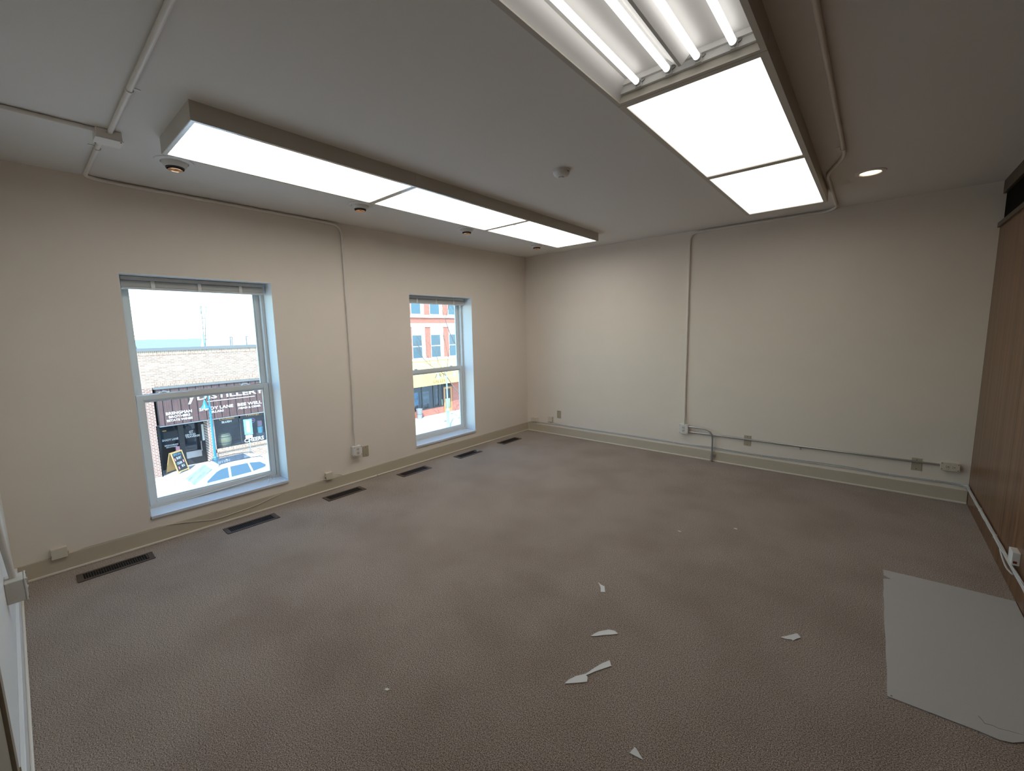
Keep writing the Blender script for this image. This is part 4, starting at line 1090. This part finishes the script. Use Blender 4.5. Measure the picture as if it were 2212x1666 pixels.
# awning
ay0, ay1 = 14.2, 22.0
aw = MB().add([(GX, ay0, -0.72), (GX, ay1, -0.72), (GX + 1.0, ay1, -1.75), (GX + 1.0, ay0, -1.75), (GX, ay0, -0.78), (GX, ay1, -0.78), (GX + 0.97, ay1, -1.79), (GX + 0.97, ay0, -1.79)],
              [(0, 1, 2, 3), (4, 7, 6, 5), (0, 4, 5, 1), (1, 5, 6, 2), (2, 6, 7, 3), (3, 7, 4, 0)]).build('awning', AWN, gal)
VX = GX + 1.0
def at(px, py): return onx(885 + px / 18.513, 790 + py / 18.513, VX)
vb = at(190, 890).z
MB().box(VX - 0.03, VX, ay0 - 0.55, ay1, vb, -1.74).build('valance', AWN, aw)
text('ART', AWNTXT, aw, VX, at(1000, 400).y, at(1425, 400).y, at(1370, 465).z, at(1370, 300).z, 0.006)
text('GALLERY', AWNTXT, aw, VX, at(930, 660).y, at(1530, 600).y, at(930, 715).z, at(930, 605).z, 0.006)
# storefront below the awning
sfz = -2.30
MB().box(GX - 0.3, GX - 0.05, gy0, 18.36, G, -4.67).build('knee_wall', BRICK_R, gal)
MB().box(GX - 0.3, GX, 19.36, gy1, G, -0.62).build('brick_pier', BRICK_R, gal)
MB().box(GX - 0.3, GX, gy0, 15.0, G, -0.62).build('brick_pier', BRICK_R, gal)
fr = MB()
for y in (15.03, 16.12, 17.30, 17.88, 18.33): fr.box(GX - 0.1, GX - 0.02, y - 0.045, y + 0.045, -4.67, -0.62)
fr.box(GX - 0.1, GX - 0.02, 15.0, 18.36, -4.70, -4.63); fr.box(GX - 0.1, GX - 0.02, 15.0, 19.36, -1.5, -0.62)
gw = fr.build('gallery_window', DARKF, gal)
for a, b in ((15.075, 16.075), (16.165, 17.255), (17.345, 17.835), (17.925, 18.285)):
    MB().box(GX - 0.07, GX - 0.06, a, b, -4.63, -1.5).build('pane', SHOPGLASS, gw)
MB().box(GX - 1.6, GX - 1.5, 15.0, 19.4, G, -0.7).build('inner_partition', mat('gallery_interior', (0.35, 0.36, 0.36), 0.9), gal)
gd = MB().box(GX - 0.1, GX - 0.02, 18.40, 18.56, G, -3.1).box(GX - 0.1, GX - 0.02, 19.16, 19.34, G, -3.1).box(GX - 0.1, GX - 0.02, 18.56, 19.16, -3.25, -3.1).box(GX - 0.1, GX - 0.02, 18.56, 19.16, G, -4.95).build('gallery_door', DOORO, gal)
MB().box(GX - 0.08, GX - 0.06, 18.56, 19.16, -4.95, -3.25).build('door_pane', SHOPGLASS, gd)
MB().box(GX - 0.12, GX - 0.02, 18.36, 19.36, -3.1, -3.0).build('door_head', DARKF, gal)
for (a, b, z0, z1, m_, lab) in ((15.35, 16.02, -4.3, -3.3, ART1, 'blue seascape painting in the left gallery window'), (16.35, 17.12, -4.3, -3.35, ART2, 'grey painting in the middle gallery window'), (17.95, 18.26, -4.45, -3.3, ART2, 'pale figure painting beside the gallery door')):
    p_ = thing('painting', lab, 'painting', (0, 0, 0), 'paintings in the gallery windows')
    MB().box(GX - 0.45, GX - 0.42, a, b, z0, z1).build('canvas', m_, p_)
    MB().box(GX - 0.46, GX - 0.45, a - 0.03, b + 0.03, z0 - 0.03, z1 + 0.03).build('frame', OUTLET, p_)
    MB().box(GX - 0.5, GX - 0.42, a + 0.1, a + 0.14, -4.66, z0).box(GX - 0.5, GX - 0.42, b - 0.14, b - 0.1, -4.66, z0).box(GX - 0.9, GX - 0.3, a, b, -4.75, -4.66).build('easel', DARKF, p_)
can = thing('trash_can', 'round grey trash can by the gallery wall', 'trash can', (GX + 0.25, 15.55, G))
MB().lathe([(0.20, 0), (0.25, 0.72), (0.27, 0.75), (0.27, 0.80), (0.23, 0.80), (0.22, 0.5)], (0, 0, 0), 20).build('bin', ZINC, can, True)
MB().lathe([(0.24, 0.36), (0.246, 0.38), (0.244, 0.40)], (0, 0, 0), 20).build('band', CAPM, can, True)

# ---- bare trees
def tree(label, loc, h, spread, seed, r0, depth=6, m=BARK, lean=(0, 0)):
    rnd = random.Random(seed)
    t = thing('bare_tree', label, 'tree', loc, 'bare trees outside')
    segs = []
    def grow(p, d, ln, r, lv):
        mid = p + d * ln * 0.5 + Vector((rnd.uniform(-1, 1), rnd.uniform(-1, 1), rnd.uniform(-.3, .3))) * ln * 0.05
        q = p + d * ln
        segs.append(((p, mid, q), r, lv))
        if lv == 0: return
        for _ in range(rnd.choice((2, 3)) if lv > 1 else 2):
            v = Vector((rnd.uniform(-1, 1), rnd.uniform(-1, 1), rnd.uniform(-.2, 1)))
            nd = (d + v * spread).normalized()
            grow(q if rnd.random() < .7 else mid, nd, ln * rnd.uniform(.62, .84), r * 0.62, lv - 1)
    d0 = Vector((lean[0], lean[1], 1)).normalized()
    grow(Vector((0, 0, 0)), d0, h * 0.32, r0, depth)
    a, b = MB(), MB()
    for pts, r, lv in segs:
        (a if lv >= depth - 1 else b).tube(pts, r, 6 if lv > 2 else 4, False, r * 0.66)
    a.build('trunk', m, t, True)
    tw = b.build('twigs', m, t, True); tw['kind'] = 'stuff'
    return t
tree('bare street tree spreading branches before the red gallery', (-19.6, 17.0, G), 10.5, 0.66, 11, 0.085, 7)
tq = onx(296, 760, -29.6)
tree('bare twiggy tree poking above the roof at left', (-29.6, tq.y, TOP - 2.2), 7.0, 0.6, 8, 0.035, 6)
